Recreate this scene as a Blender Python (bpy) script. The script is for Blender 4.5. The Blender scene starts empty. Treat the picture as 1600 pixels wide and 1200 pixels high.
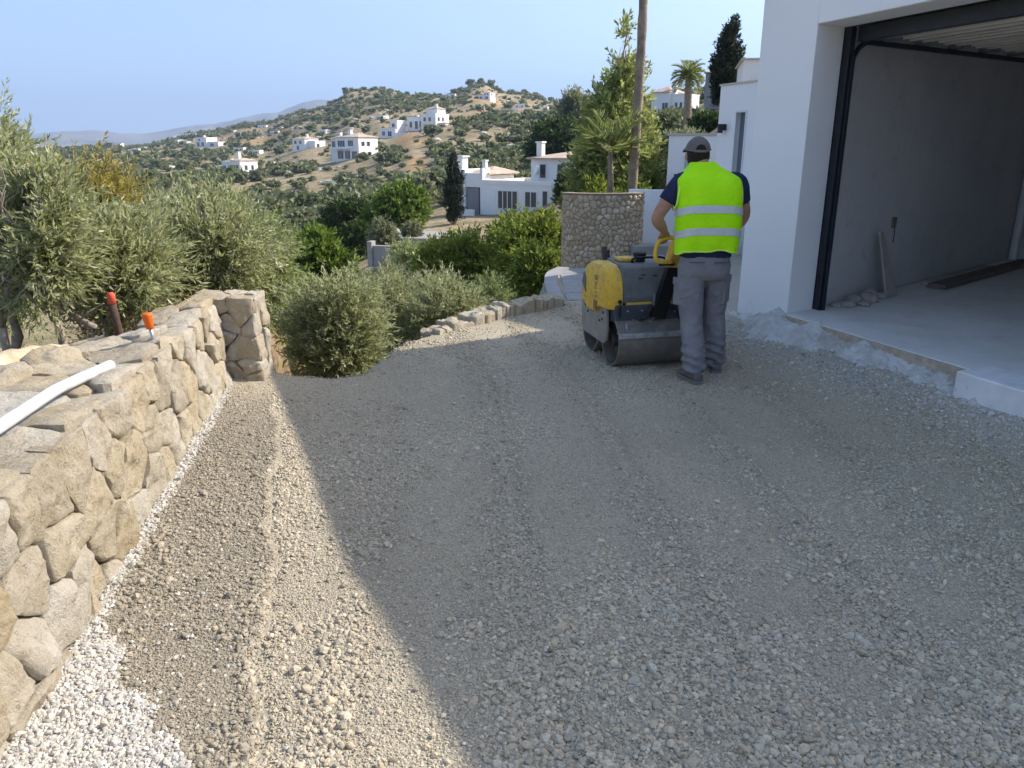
import bpy, bmesh, math, random
import numpy as np
from mathutils import Vector, Matrix, noise as mnoise

random.seed(7)
rng = np.random.default_rng(7)
scene = bpy.context.scene
COL = scene.collection
R = math.radians

# ------------------------------------------------------------------ camera
CAM_Z = 1.7
PITCH = R(17.2)
cam_data = bpy.data.cameras.new('camera')
cam = bpy.data.objects.new('camera', cam_data)
COL.objects.link(cam)
cam.location = (0, 0, CAM_Z)
cam.rotation_euler = (math.pi / 2 - PITCH, 0, 0)
cam_data.sensor_width = 36
cam_data.lens = 27
cam_data.clip_start = 0.05
cam_data.clip_end = 40000
scene.camera = cam

# ------------------------------------------------------------------ sky, sun, exposure
SUN_EL = R(38.2)
SUN_AZ = math.atan2(.949, .315)
world = bpy.data.worlds.new('World')
scene.world = world
world.use_nodes = True
wn = world.node_tree
bg = wn.nodes['Background']
sky = wn.nodes.new('ShaderNodeTexSky')
sky.sky_type = 'NISHITA'
sky.sun_disc = False
sky.sun_elevation = SUN_EL
sky.sun_rotation = SUN_AZ
sky.altitude = 150
sky.air_density = 1.0
sky.dust_density = 1.6
sky.ozone_density = 2.6
# the sky keeps its even blue down to the hills, all the way round; camera white balance set for the shade
tc = wn.nodes.new('ShaderNodeTexCoord')
mp_ = wn.nodes.new('ShaderNodeVectorMath')
mp_.operation = 'MULTIPLY_ADD'
mp_.inputs[1].default_value = (1, 1, .75)
mp_.inputs[2].default_value = (0, 0, .25)
nm_ = wn.nodes.new('ShaderNodeVectorMath')
nm_.operation = 'NORMALIZE'
wb = wn.nodes.new('ShaderNodeMix')
wb.data_type = 'RGBA'
wb.blend_type = 'MULTIPLY'
wb.inputs[0].default_value = 1
wb.inputs[7].default_value = (1.05, .965, .87, 1)
wn.links.new(tc.outputs['Generated'], mp_.inputs[0])
wn.links.new(mp_.outputs[0], nm_.inputs[0])
wn.links.new(nm_.outputs[0], sky.inputs[0])
wn.links.new(sky.outputs[0], wb.inputs[6])
wn.links.new(wb.outputs[2], bg.inputs[0])
bg.inputs[1].default_value = 0.138
sun_d = bpy.data.lights.new('sun', 'SUN')
sun_d.energy = 2.52
sun_d.angle = R(0.5)
sun_d.color = (1.0, .93, .82)
sun = bpy.data.objects.new('sun', sun_d)
COL.objects.link(sun)
sdir = Vector((.949 * math.cos(SUN_EL), .315 * math.cos(SUN_EL), math.sin(SUN_EL)))
sun.rotation_euler = (-sdir).to_track_quat('-Z', 'Y').to_euler()
sun.location = (20, 5, 30)
vs = scene.view_settings
vs.view_transform = 'Standard'
vs.look = 'None'
vs.exposure = 1.5
vs.gamma = 1
scene.render.engine = 'CYCLES'
cy = scene.cycles
cy.max_bounces = 10
cy.diffuse_bounces = 7
cy.glossy_bounces = 2
cy.transmission_bounces = 3
cy.transparent_max_bounces = 6
cy.use_denoising = True

# ------------------------------------------------------------------ small maths helpers
CP, SP = math.cos(PITCH), math.sin(PITCH)


def slope(py):
    """rise per metre ahead of a sight line at that height in the view"""
    v = (600 - py) / 1200
    return (v * CP - SP) / (CP + v * SP)


def at(px, py, Y):
    """world point at distance Y ahead on a sight line"""
    u = (px - 800) / 1200
    v = (600 - py) / 1200
    d = CP + v * SP
    return Vector((u / d * Y, Y, CAM_Z + (v * CP - SP) / d * Y))


def _h(i, j, k):
    n = (i * 374761393 + j * 668265263 + k * 2147483647 + 12345) & 0xffffffff
    n = ((n ^ (n >> 13)) * 1274126177) & 0xffffffff
    n = ((n ^ (n >> 16)) * 2246822519) & 0xffffffff
    return ((n ^ (n >> 15)) & 0xffff) / 65535.0


def vnoise(P):
    P = np.asarray(P, dtype=np.float64)
    I = np.floor(P).astype(np.int64)
    F = P - I
    F = F * F * (3 - 2 * F)
    x, y, z = I[:, 0], I[:, 1], I[:, 2]
    out = 0
    for a in (0, 1):
        wa = F[:, 0] if a else 1 - F[:, 0]
        for b in (0, 1):
            wb = F[:, 1] if b else 1 - F[:, 1]
            for c in (0, 1):
                wc = F[:, 2] if c else 1 - F[:, 2]
                out = out + wa * wb * wc * _h(x + a, y + b, z + c)
    return out * 2 - 1


def fbm(P, oct=4, gain=.5):
    P = np.asarray(P, dtype=np.float64)
    s, a, t = 0, 1.0, 0
    for o in range(oct):
        s = s + a * vnoise(P * (2 ** o) + o * 17.3)
        t += a
        a *= gain
    return s / t


def smooth01(a, b, x):
    t = np.clip((x - a) / (b - a), 0, 1)
    return t * t * (3 - 2 * t)


def unit(v):
    v = np.asarray(v, float)
    return v / (np.linalg.norm(v, axis=-1, keepdims=True) + 1e-9)


# ------------------------------------------------------------------ mesh helpers
def link(name, me, mat=None, parent=None, smooth=False, **props):
    ob = bpy.data.objects.new(name, me)
    COL.objects.link(ob)
    if mat is not None and not me.materials:
        for m in (mat if isinstance(mat, (list, tuple)) else [mat]):
            me.materials.append(m)
    if smooth:
        me.polygons.foreach_set('use_smooth', np.ones(len(me.polygons), bool))
    if parent is not None:
        ob.parent = parent
    for k, v in props.items():
        ob[k] = v
    return ob


def mesh_np(name, V, F):
    """V (n,3); F (m,k) array of equal sized faces"""
    V = np.ascontiguousarray(V, dtype=np.float32)
    F = np.ascontiguousarray(F, dtype=np.int32)
    me = bpy.data.meshes.new(name)
    me.vertices.add(len(V))
    me.vertices.foreach_set('co', V.ravel())
    n, k = F.shape
    me.loops.add(n * k)
    me.loops.foreach_set('vertex_index', F.ravel())
    me.polygons.add(n)
    me.polygons.foreach_set('loop_start', np.arange(0, n * k, k, dtype=np.int32))
    me.update(calc_edges=True)
    return me


def mesh_list(name, V, F):
    me = bpy.data.meshes.new(name)
    me.from_pydata([tuple(v) for v in V], [], [tuple(f) for f in F])
    me.update()
    return me


class MB:
    """collects shapes into one mesh"""

    def __init__(self):
        self.V, self.F = [], []

    def add(self, V, F):
        o = len(self.V)
        self.V += [tuple(v) for v in V]
        self.F += [tuple(i + o for i in f) for f in F]
        return self

    def box(self, x0, x1, y0, y1, z0, z1, M=None):
        V = [(x, y, z) for z in (z0, z1) for y in (y0, y1) for x in (x0, x1)]
        if M is not None:
            V = [tuple(M @ Vector(v)) for v in V]
        F = [(0, 2, 3, 1), (4, 5, 7, 6), (0, 1, 5, 4), (2, 6, 7, 3), (0, 4, 6, 2), (1, 3, 7, 5)]
        return self.add(V, F)

    def prism(self, poly, z0, z1):
        """vertical prism over a plan polygon (counter-clockwise)"""
        n = len(poly)
        V = [(p[0], p[1], z0) for p in poly] + [(p[0], p[1], z1) for p in poly]
        F = [tuple(range(n - 1, -1, -1)), tuple(range(n, 2 * n))]
        F += [(i, (i + 1) % n, n + (i + 1) % n, n + i) for i in range(n)]
        return self.add(V, F)

    def extrude(self, poly, axis, d, M=None):
        """polygon (list of 3d points) pushed along the vector axis*d"""
        n = len(poly)
        a = Vector(axis) * d
        V = [Vector(p) for p in poly] + [Vector(p) + a for p in poly]
        if M is not None:
            V = [M @ v for v in V]
        F = [tuple(range(n - 1, -1, -1)), tuple(range(n, 2 * n))]
        F += [(i, (i + 1) % n, n + (i + 1) % n, n + i) for i in range(n)]
        return self.add(V, F)

    def tube(self, pts, rad, sides=8, cap=True):
        V, F = tube(pts, rad, sides, cap)
        return self.add(V, F)

    def obj(self, name, mat=None, parent=None, smooth=False, bevel=0, seg=2, **props):
        me = mesh_list(name, self.V, self.F)
        bm = bmesh.new()
        bm.from_mesh(me)
        bmesh.ops.recalc_face_normals(bm, faces=bm.faces)
        if bevel:
            bmesh.ops.bevel(bm, geom=[e for e in bm.edges if len(e.link_faces) == 2 and e.calc_face_angle(0) > .5],
                            offset=bevel, segments=seg, affect='EDGES', profile=.5, clamp_overlap=True)
        bm.to_mesh(me)
        bm.free()
        ob = link(name, me, mat, parent, smooth, **props)
        return ob


def frames(pts, ref=None):
    pts = [Vector(p) for p in pts]
    n = len(pts)
    out = []
    prev = None
    for i in range(n):
        t = (pts[min(i + 1, n - 1)] - pts[max(i - 1, 0)]).normalized()
        if prev is None:
            r = Vector(ref) if ref else (Vector((0, 0, 1)) if abs(t.z) < .9 else Vector((1, 0, 0)))
        else:
            r = prev
        a = (r - t * r.dot(t)).normalized()
        b = t.cross(a).normalized()
        prev = a
        out.append((a, b))
    return pts, out


def tube(pts, rad, sides=8, cap=True, ref=None):
    pts, fr = frames(pts, ref)
    V, F = [], []
    for i, (p, (a, b)) in enumerate(zip(pts, fr)):
        r = rad[i] if isinstance(rad, (list, tuple, np.ndarray)) else rad
        ra, rb = r if isinstance(r, (list, tuple)) else (r, r)
        for s in range(sides):
            t = 2 * math.pi * s / sides
            V.append(p + a * (math.cos(t) * ra) + b * (math.sin(t) * rb))
    for i in range(len(pts) - 1):
        for s in range(sides):
            s2 = (s + 1) % sides
            F.append((i * sides + s, i * sides + s2, (i + 1) * sides + s2, (i + 1) * sides + s))
    if cap:
        F.append(tuple(range(sides - 1, -1, -1)))
        o = (len(pts) - 1) * sides
        F.append(tuple(range(o, o + sides)))
    return [tuple(v) for v in V], F


def spline(pts, n):
    """Catmull-Rom through points"""
    P = [np.array(p, float) for p in pts]
    P = [2 * P[0] - P[1]] + P + [2 * P[-1] - P[-2]]
    out = []
    m = len(P) - 3
    for i in range(n):
        t = i / (n - 1) * m
        k = min(int(t), m - 1)
        u = t - k
        a, b, c, d = P[k:k + 4]
        out.append(.5 * ((2 * b) + (c - a) * u + (2 * a - 5 * b + 4 * c - d) * u * u + (3 * b - a - 3 * c + d) * u ** 3))
    return out


def empty(name, loc=(0, 0, 0), rotz=0, label=None, category=None, group=None):
    o = bpy.data.objects.new(name, None)
    COL.objects.link(o)
    o.location = loc
    o.rotation_euler = (0, 0, rotz)
    o.empty_display_size = .2
    tag(o, label, category, group)
    return o


def tag(o, label=None, category=None, group=None, kind=None):
    if label: o['label'] = label
    if category: o['category'] = category
    if group: o['group'] = group
    if kind: o['kind'] = kind
    return o


def copy_tree(o, parent=None):
    c = o.copy()
    COL.objects.link(c)
    if parent is not None:
        c.parent = parent
    for ch in list(o.children):
        copy_tree(ch, c)
    return c


# ------------------------------------------------------------------ materials
class NT:
    def __init__(self, name):
        self.m = bpy.data.materials.new(name)
        self.m.use_nodes = True
        self.t = self.m.node_tree
        self.b = self.t.nodes['Principled BSDF']
        self.out = self.t.nodes['Material Output']

    def n(self, kind, **kw):
        nd = self.t.nodes.new('ShaderNode' + kind)
        for k, v in kw.items():
            setattr(nd, k, v)
        return nd

    def l(self, a, b):
        self.t.links.new(a, b)

    def coord(self, which='Object'):
        if not hasattr(self, '_c'):
            self._c = self.n('TexCoord')
        return self._c.outputs[which]

    def pos(self):
        if not hasattr(self, '_g'):
            self._g = self.n('NewGeometry')
        return self._g.outputs['Position']

    def noise(self, scale, detail=4, rough=.55, vec=None, dist=0):
        nd = self.n('TexNoise')
        nd.inputs['Scale'].default_value = scale
        nd.inputs['Detail'].default_value = detail
        nd.inputs['Roughness'].default_value = rough
        nd.inputs['Distortion'].default_value = dist
        self.l(vec if vec is not None else self.pos(), nd.inputs['Vector'])
        return nd.outputs['Fac']

    def vor(self, scale, vec=None, feature='F1', out='Distance', rand=1.0):
        nd = self.n('TexVoronoi', feature=feature)
        nd.inputs['Scale'].default_value = scale
        nd.inputs['Randomness'].default_value = rand
        self.l(vec if vec is not None else self.pos(), nd.inputs['Vector'])
        return nd.outputs[out]

    def ramp(self, fac, stops, interp='LINEAR'):
        nd = self.n('ValToRGB')
        nd.color_ramp.interpolation = interp
        el = nd.color_ramp.elements
        while len(el) < len(stops):
            el.new(.5)
        for e, (p, c) in zip(el, stops):
            e.position = p
            c = (c, c, c) if isinstance(c, (int, float)) else c
            e.color = (*c, 1)
        self.l(fac, nd.inputs['Fac'])
        return nd.outputs['Color']

    def mix(self, a, b, fac, mode='MIX'):
        nd = self.n('Mix', data_type='RGBA', blend_type=mode)
        for s, v in ((nd.inputs[0], fac), (nd.inputs[6], a), (nd.inputs[7], b)):
            if isinstance(v, (int, float)):
                s.default_value = v if s.type == 'VALUE' else (v, v, v, 1)
            elif isinstance(v, tuple):
                s.default_value = (*v, 1)
            else:
                self.l(v, s)
        return nd.outputs[2]

    def math(self, op, a, b=0.0):
        nd = self.n('Math', operation=op)
        for s, v in zip(nd.inputs, (a, b)):
            if isinstance(v, (int, float)):
                s.default_value = v
            else:
                self.l(v, s)
        return nd.outputs[0]

    def bump(self, h, strength=.5, dist=.02, normal=None):
        nd = self.n('Bump')
        nd.inputs['Strength'].default_value = strength
        nd.inputs['Distance'].default_value = dist
        self.l(h, nd.inputs['Height'])
        if normal is not None:
            self.l(normal, nd.inputs['Normal'])
        self.l(nd.outputs[0], self.b.inputs['Normal'])
        return nd.outputs[0]

    def set(self, color=None, rough=.8, metal=0, spec=.3):
        if color is not None:
            if isinstance(color, tuple):
                self.b.inputs['Base Color'].default_value = (*color, 1)
            else:
                self.l(color, self.b.inputs['Base Color'])
        if isinstance(rough, (int, float)):
            self.b.inputs['Roughness'].default_value = rough
        else:
            self.l(rough, self.b.inputs['Roughness'])
        self.b.inputs['Metallic'].default_value = metal
        self.b.inputs['Specular IOR Level'].default_value = spec
        return self


def simple(name, color, rough=.7, metal=0, spec=.3, var=.12, scale=8, bump=0, bscale=60, bdist=.005):
    t = NT(name)
    c2 = tuple(min(1, x * (1 + var)) for x in color)
    c1 = tuple(x * (1 - var) for x in color)
    col = t.ramp(t.noise(scale, 5, .6, t.coord()), [(.3, c1), (.7, c2)])
    t.set(col, rough, metal, spec)
    if bump:
        t.bump(t.noise(bscale, 5, .6, t.coord()), bump, bdist)
    return t.m


def foliage(name, c1, c2, c3=None, trans=.3, back=None, rough=.55):
    """leaf material: every leaf its own tone between c1 and c2"""
    t = NT(name)
    g = t.n('NewGeometry')
    stops = [(0, c1), (.6, c2)] + ([(1, c3)] if c3 else [])
    col = t.ramp(g.outputs['Random Per Island'], stops)
    cl = t.ramp(t.noise(1.3, 2, .5, t.coord()), [(.35, .82), (.7, 1.15)])
    col = t.mix(col, cl, 1.0, 'MULTIPLY')
    if back:
        col = t.mix(col, back, g.outputs['Backfacing'])
    t.set(col, rough, 0, .5 if rough < .5 else .3)
    tr = t.n('BsdfTranslucent')
    t.l(col, tr.inputs['Color'])
    mx = t.n('MixShader')
    mx.inputs[0].default_value = trans
    t.l(t.b.outputs[0], mx.inputs[1])
    t.l(tr.outputs[0], mx.inputs[2])
    t.l(mx.outputs[0], t.out.inputs['Surface'])
    return t.m


M = {}


def build_materials():
    # soil of the terrain: tan earth, dry grass, pale rock
    t = NT('dry_hillside_soil')
    at_ = t.n('Attribute', attribute_name='bare')
    n1 = t.noise(.035, 6, .62)
    n2 = t.noise(.35, 5, .65)
    base = t.ramp(n1, [(.3, (.22, .175, .11)), (.5, (.33, .26, .165)), (.7, (.41, .32, .21))])
    base = t.mix(base, (.15, .14, .065), t.ramp(n2, [(.45, 0), (.62, .75)]))
    orange = t.ramp(t.noise(.12, 5, .6), [(.3, (.30, .19, .09)), (.7, (.42, .29, .15))])
    base = t.mix(base, orange, at_.outputs['Fac'])
    rock = t.ramp(t.noise(.22, 7, .75), [(.62, 0), (.68, .8)])
    base = t.mix(base, (.42, .37, .29), rock)
    t.set(base, .95, 0, .1)
    t.bump(t.noise(1.2, 6, .7), .6, .5)
    M['soil'] = t.m

    t = NT('garden_soil')
    c = t.ramp(t.noise(3.5, 6, .65), [(.3, (.16, .11, .065)), (.55, (.26, .19, .12)), (.75, (.36, .28, .19))])
    t.set(c, .95, 0, .1)
    t.bump(t.noise(30, 6, .7), .8, .03)
    M['garden_soil'] = t.m

    # compacted gravel bed
    t = NT('gravel_bed')
    a = t.n('Attribute', attribute_name='Col')
    f = t.ramp(t.noise(95, 3, .7), [(.3, .75), (.5, 1.05), (.7, 1.3)])
    d = t.vor(120)
    g2 = t.ramp(d, [(.05, 1.2), (.55, .85)])
    big = t.ramp(t.noise(1.1, 4, .6), [(.3, .92), (.7, 1.12)])
    c = t.mix(a.outputs['Color'], f, 1.0, 'MULTIPLY')
    c = t.mix(c, g2, .85, 'MULTIPLY')
    c = t.mix(c, big, 1.0, 'MULTIPLY')
    t.set(c, .95, 0, .15)
    h = t.math('ADD', t.math('MULTIPLY', t.ramp(t.vor(75), [(0, 1), (.6, 0)]), 1.0),
               t.math('MULTIPLY', t.noise(240, 3, .7), .55))
    t.bump(h, .9, .009)
    M['gravel_bed'] = t.m

    t = NT('gravel_stone')
    a = t.n('Attribute', attribute_name='tint', attribute_type='INSTANCER')
    c = t.mix(a.outputs['Color'], t.ramp(t.noise(140, 3, .6), [(.3, .8), (.7, 1.15)]), 1.0, 'MULTIPLY')
    t.set(c, .9, 0, .2)
    M['gravel_stone'] = t.m

    # warm limestone of the field walls
    t = NT('limestone')
    oi = t.n('ObjectInfo')
    r = oi.outputs['Random']
    base = t.ramp(r, [(0, (.30, .25, .19)), (.2, (.45, .38, .27)), (.38, (.45, .35, .21)), (.58, (.55, .51, .45)),
                      (.78, (.37, .31, .23)), (1, (.60, .575, .52))])
    v = t.noise(7, 8, .68, None, .6)
    base = t.mix(base, t.ramp(v, [(.28, (.34, .265, .16)), (.5, (.50, .44, .33)), (.72, (.68, .63, .54))]), .46)
    stain = t.ramp(t.noise(3.2, 5, .6, None, 1.2), [(.55, 0), (.74, .4)])
    base = t.mix(base, (.42, .31, .17), stain)
    dark = t.ramp(t.noise(38, 6, .75), [(.30, .5), (.43, 1.0)])
    crack = t.ramp(t.vor(9, t.mix(t.pos(), t.n('TexNoise').outputs['Color'], .12, 'ADD'), 'DISTANCE_TO_EDGE'), [(.0, .55), (.02, 1.0)])
    base = t.mix(base, crack, .6, 'MULTIPLY')
    base = t.mix(base, dark, 1.0, 'MULTIPLY')
    t.set(base, .92, 0, .15)
    hh = t.math('ADD', t.math('MULTIPLY', t.noise(18, 9, .72), 1.0), t.math('MULTIPLY', t.vor(14, None, 'F1'), .35))
    hh = t.math('ADD', hh, t.math('MULTIPLY', t.noise(95, 5, .75), .35))
    t.bump(hh, .95, .030)
    M['limestone'] = t.m

    t = NT('round_wall_stone')
    oi = t.n('ObjectInfo')
    base = t.ramp(oi.outputs['Random'], [(0, (.42, .32, .21)), (.5, (.54, .42, .28)), (1, (.64, .53, .39))])
    base = t.mix(base, t.ramp(t.noise(16, 6, .7), [(.3, .7), (.7, 1.2)]), 1.0, 'MULTIPLY')
    t.set(base, .9, 0, .15)
    t.bump(t.noise(40, 6, .7), .6, .02)
    M['round_stone'] = t.m

    M['mortar'] = simple('mortar', (.31, .25, .17), .95, bump=.6, bscale=50, bdist=.01)
    M['lime_mortar'] = simple('pale_mortar', (.29, .225, .16), .95, bump=.6, bscale=60, bdist=.01)

    # white render
    t = NT('white_render')
    c = t.ramp(t.noise(.8, 5, .6), [(.3, (.83, .83, .83)), (.7, (.87, .87, .865))])
    c = t.mix(c, (.60, .57, .52), t.ramp(t.noise(2.2, 6, .7), [(.63, 0), (.8, .35)]))
    sx = t.n('SeparateXYZ')
    t.l(t.pos(), sx.inputs[0])
    low = t.math('SUBTRACT', 1.0, t.math('MULTIPLY', sx.outputs['Z'], 1.9))
    spl = t.ramp(t.math('ADD', t.math('MULTIPLY', low, .42), t.math('MULTIPLY', t.noise(9, 6, .75), .6)), [(.50, 0), (.78, .55)])
    c = t.mix(c, (.50, .46, .40), spl)
    t.set(c, .85, 0, .2)
    hb = t.math('ADD', t.noise(220, 3, .6), t.math('MULTIPLY', t.noise(4, 4, .6, None, 1.5), 2.5))
    t.bump(hb, .22, .004)
    M['render'] = t.m

    M['villa_white'] = simple('villa_white', (.78, .77, .75), .85, var=.05, scale=.6)
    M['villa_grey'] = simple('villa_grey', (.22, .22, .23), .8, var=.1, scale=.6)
    t = NT('roof_tiles')
    w = t.n('TexWave')
    w.inputs['Scale'].default_value = 1.6
    w.inputs['Distortion'].default_value = .6
    t.l(t.coord(), w.inputs['Vector'])
    c = t.ramp(t.noise(1.1, 5, .6, t.coord()), [(.3, (.42, .31, .23)), (.7, (.55, .45, .37))])
    c = t.mix(c, t.ramp(w.outputs['Color'], [(.2, .8), (.8, 1.1)]), 1.0, 'MULTIPLY')
    t.set(c, .9, 0, .15)
    M['roof_tiles'] = t.m
    M['roof_flat'] = simple('flat_roof', (.55, .50, .42), .9, var=.1, scale=.8)
    M['glass_dark'] = simple('window_glass', (.05, .06, .07), .12, 0, .5, var=.2, scale=.3)
    M['glass_grey'] = simple('reflective_grey_pane', (.16, .18, .21), .25, 0, .5, var=.1, scale=.5)
    M['frame_white'] = simple('white_frame', (.72, .72, .71), .6, var=.04)
    M['frame_dark'] = simple('dark_window_frame', (.06, .065, .07), .5, var=.1)

    # garage
    t = NT('raw_plaster')
    c = t.ramp(t.noise(1.1, 6, .65), [(.3, (.50, .50, .49)), (.7, (.60, .595, .58))])
    c = t.mix(c, (.20, .20, .20), t.ramp(t.noise(3.5, 5, .6, None, 1.5), [(.58, 0), (.75, .35)]))
    t.set(c, .92, 0, .15)
    t.bump(t.noise(60, 5, .6), .25, .006)
    M['plaster'] = t.m
    t = NT('concrete_slab')
    c = t.ramp(t.noise(1.6, 7, .65), [(.3, (.60, .575, .54)), (.7, (.73, .705, .67))])
    c = t.mix(c, (.33, .29, .24), t.ramp(t.noise(4, 6, .7, None, 2), [(.55, 0), (.75, .45)]))
    c = t.mix(c, t.ramp(t.noise(55, 4, .7), [(.25, .72), (.42, 1)]), 1.0, 'MULTIPLY')
    t.set(c, .88, 0, .2)
    t.bump(t.noise(45, 6, .7), .35, .008)
    M['slab'] = t.m
    t = NT('rough_concrete')
    c = t.ramp(t.noise(5, 7, .7), [(.28, (.48, .45, .40)), (.5, (.66, .64, .60)), (.72, (.78, .77, .75))])
    c = t.mix(c, (.36, .28, .19), t.ramp(t.noise(2.6, 5, .6, None, 1), [(.55, 0), (.72, .7)]))
    t.set(c, .95, 0, .15)
    t.bump(t.noise(34, 9, .8), .7, .03)
    M['rough_concrete'] = t.m
    t = NT('whitewashed_block')
    c = t.ramp(t.noise(6, 6, .65), [(.3, (.62, .62, .62)), (.7, (.78, .78, .78))])
    c = t.mix(c, (.28, .27, .26), t.ramp(t.noise(9, 6, .7, None, 1.5), [(.62, 0), (.72, .7)]))
    t.set(c, .9, 0, .2)
    t.bump(t.noise(70, 5, .6), .3, .006)
    M['white_block'] = t.m
    M['pale_concrete'] = simple('pale_concrete', (.29, .29, .29), .9, var=.14, scale=5, bump=.4, bscale=40, bdist=.01)
    M['grey_concrete'] = simple('grey_concrete', (.30, .29, .27), .92, var=.15, scale=3, bump=.4, bscale=30, bdist=.02)
    M['steel_dark'] = simple('anthracite_steel', (.018, .022, .03), .45, 0, .4, var=.2)
    M['galvanised'] = simple('galvanised_steel', (.30, .31, .32), .45, .6, .4, var=.2, scale=20)
    M['door_panel'] = simple('door_panel_paint', (.66, .65, .62), .55, 0, .3, var=.05)
    M['timber'] = simple('dusty_timber', (.44, .37, .28), .85, var=.25, scale=14, bump=.3, bscale=60, bdist=.004)
    M['plank_dark'] = simple('dusty_plank', (.16, .14, .12), .9, var=.25, scale=9)
    M['board'] = simple('plaster_board_offcut', (.38, .35, .32), .9, var=.12, scale=8)
    M['rubble'] = simple('rubble', (.34, .31, .28), .95, var=.25, scale=12, bump=.5, bscale=40, bdist=.01)

    # vegetation
    M['olive_leaf'] = foliage('olive_leaves', (.17, .195, .055), (.33, .36, .13), (.52, .53, .25), .5, (.46, .48, .27), .4)
    M['olive_leaf_green'] = foliage('greener_olive_leaves', (.14, .19, .045), (.27, .34, .09), (.42, .46, .17), .45, (.36, .41, .18), .42)
    M['yellow_leaf'] = foliage('yellowing_leaves', (.27, .23, .05), (.42, .36, .09), (.50, .43, .15), .45)
    M['carob_leaf'] = foliage('glossy_green_leaves', (.06, .12, .016), (.14, .22, .03), (.28, .35, .06), .42, None, .5)
    M['lime_leaf'] = foliage('yellow_green_leaves', (.11, .16, .025), (.23, .29, .045), (.38, .41, .08), .45)
    M['dark_leaf'] = foliage('dark_green_leaves', (.024, .05, .012), (.05, .09, .018), (.11, .15, .03), .22)
    M['cypress_leaf'] = foliage('cypress_needles', (.014, .024, .012), (.024, .038, .018), (.045, .06, .026), .15)
    M['poplar_leaf'] = foliage('poplar_leaves', (.20, .25, .07), (.33, .37, .12), (.48, .50, .18), .5)
    M['grey_leaf'] = foliage('grey_green_leaves', (.15, .17, .085), (.25, .27, .145), (.36, .38, .22), .4)
    M['scrub_leaf'] = foliage('hill_scrub_leaves', (.10, .125, .055), (.165, .195, .085), (.26, .28, .13), .4)
    M['scrub_olive'] = foliage('hill_olive_leaves', (.13, .15, .075), (.21, .23, .115), (.31, .32, .18), .4)
    M['palm_leaf'] = foliage('palm_leaflets', (.13, .18, .045), (.24, .28, .075), (.38, .38, .13), .4)
    M['dry_leaf'] = foliage('dry_twigs', (.28, .19, .08), (.38, .27, .13), (.46, .36, .20), .2)
    M['weed_leaf'] = foliage('fresh_weeds', (.13, .20, .02), (.24, .30, .03), (.36, .38, .06), .35)
    t = NT('olive_bark')
    c = t.ramp(t.noise(14, 6, .7, t.coord()), [(.3, (.20, .16, .12)), (.55, (.34, .29, .23)), (.75, (.48, .42, .35))])
    t.set(c, .95, 0, .1)
    t.bump(t.noise(45, 6, .7, t.coord()), .8, .01)
    M['bark'] = t.m
    M['dead_wood'] = simple('weathered_dead_wood', (.46, .38, .26), .9, var=.3, scale=9, bump=.6, bscale=40, bdist=.01)
    M['palm_bark'] = simple('palm_trunk', (.27, .21, .15), .95, var=.35, scale=5, bump=.8, bscale=22, bdist=.03)

    # machine and man
    t = NT('yellow_paint')
    c = t.ramp(t.noise(9, 5, .6, t.coord()), [(.3, (.68, .40, .025)), (.7, (.76, .47, .035))])
    c = t.mix(c, (.30, .23, .13), t.ramp(t.noise(16, 6, .7, t.coord(), 1.0), [(.47, 0), (.70, .75)]))
    c = t.mix(c, (.16, .13, .09), t.ramp(t.noise(42, 5, .75, t.coord(), .6), [(.64, 0), (.70, .7)]))
    t.set(c, t.ramp(t.noise(16, 6, .7, t.coord(), 1.0), [(.4, .42), (.7, .8)]), 0, .4)
    M['yellow'] = t.m
    M['hood_grey'] = simple('hood_grey_paint', (.135, .14, .145), .6, 0, .35, var=.25, scale=7)
    M['chassis'] = simple('blue_black_paint', (.04, .05, .062), .5, 0, .4, var=.3, scale=9)
    M['dusty_plate'] = simple('dusty_grey_plate', (.29, .265, .235), .7, 0, .3, var=.2, scale=7)
    t = NT('drum_steel')
    c = t.ramp(t.noise(5, 6, .7, t.coord()), [(.3, (.115, .10, .085)), (.6, (.19, .175, .15))])
    c = t.mix(c, (.33, .29, .23), t.ramp(t.noise(13, 7, .75, t.coord(), 1.0), [(.50, 0), (.68, .75)]))
    t.set(c, t.ramp(t.noise(13, 7, .75, t.coord(), 1.0), [(.4, .38), (.65, .85)]), .3, .4)
    t.bump(t.noise(60, 6, .7, t.coord()), .3, .004)
    M['drum'] = t.m
    M['drum_inner'] = simple('drum_inside', (.05, .048, .045), .8, 0, .3, var=.2)
    M['scraper'] = simple('bright_scraper', (.42, .43, .44), .4, .55, .5, var=.3, scale=26)
    M['black'] = simple('black_paint', (.010, .010, .011), .5, 0, .35, var=.2)
    M['rubber'] = simple('rubber', (.02, .02, .02), .8)
    t = NT('hivis_fabric')
    c = t.ramp(t.noise(6, 4, .6, t.coord()), [(.3, (.42, .90, .0)), (.7, (.50, .98, .008))])
    t.set(c, .7, 0, .2)
    t.bump(t.math('ADD', t.math('MULTIPLY', t.noise(420, 2, .5, t.coord()), .06), t.noise(11, 4, .6, t.coord(), 1.2)), .5, .03)
    t.b.inputs['Emission Color'].default_value = (.5, 1, .0, 1)
    t.b.inputs['Emission Strength'].default_value = 0
    M['hivis'] = t.m
    M['hivis_trim'] = simple('pale_lime_binding', (.72, .98, .16), .7, var=.04)
    M['reflective'] = simple('reflective_tape', (.54, .57, .60), .45, .1, .5, var=.06, scale=30)
    M['navy'] = simple('navy_cotton', (.022, .032, .072), .9, 0, .15, var=.2, scale=20, bump=.2, bscale=300, bdist=.002)
    t = NT('grey_work_cloth')
    c = t.ramp(t.noise(7, 6, .65, t.coord()), [(.3, (.20, .195, .212)), (.7, (.25, .243, .258))])
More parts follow.
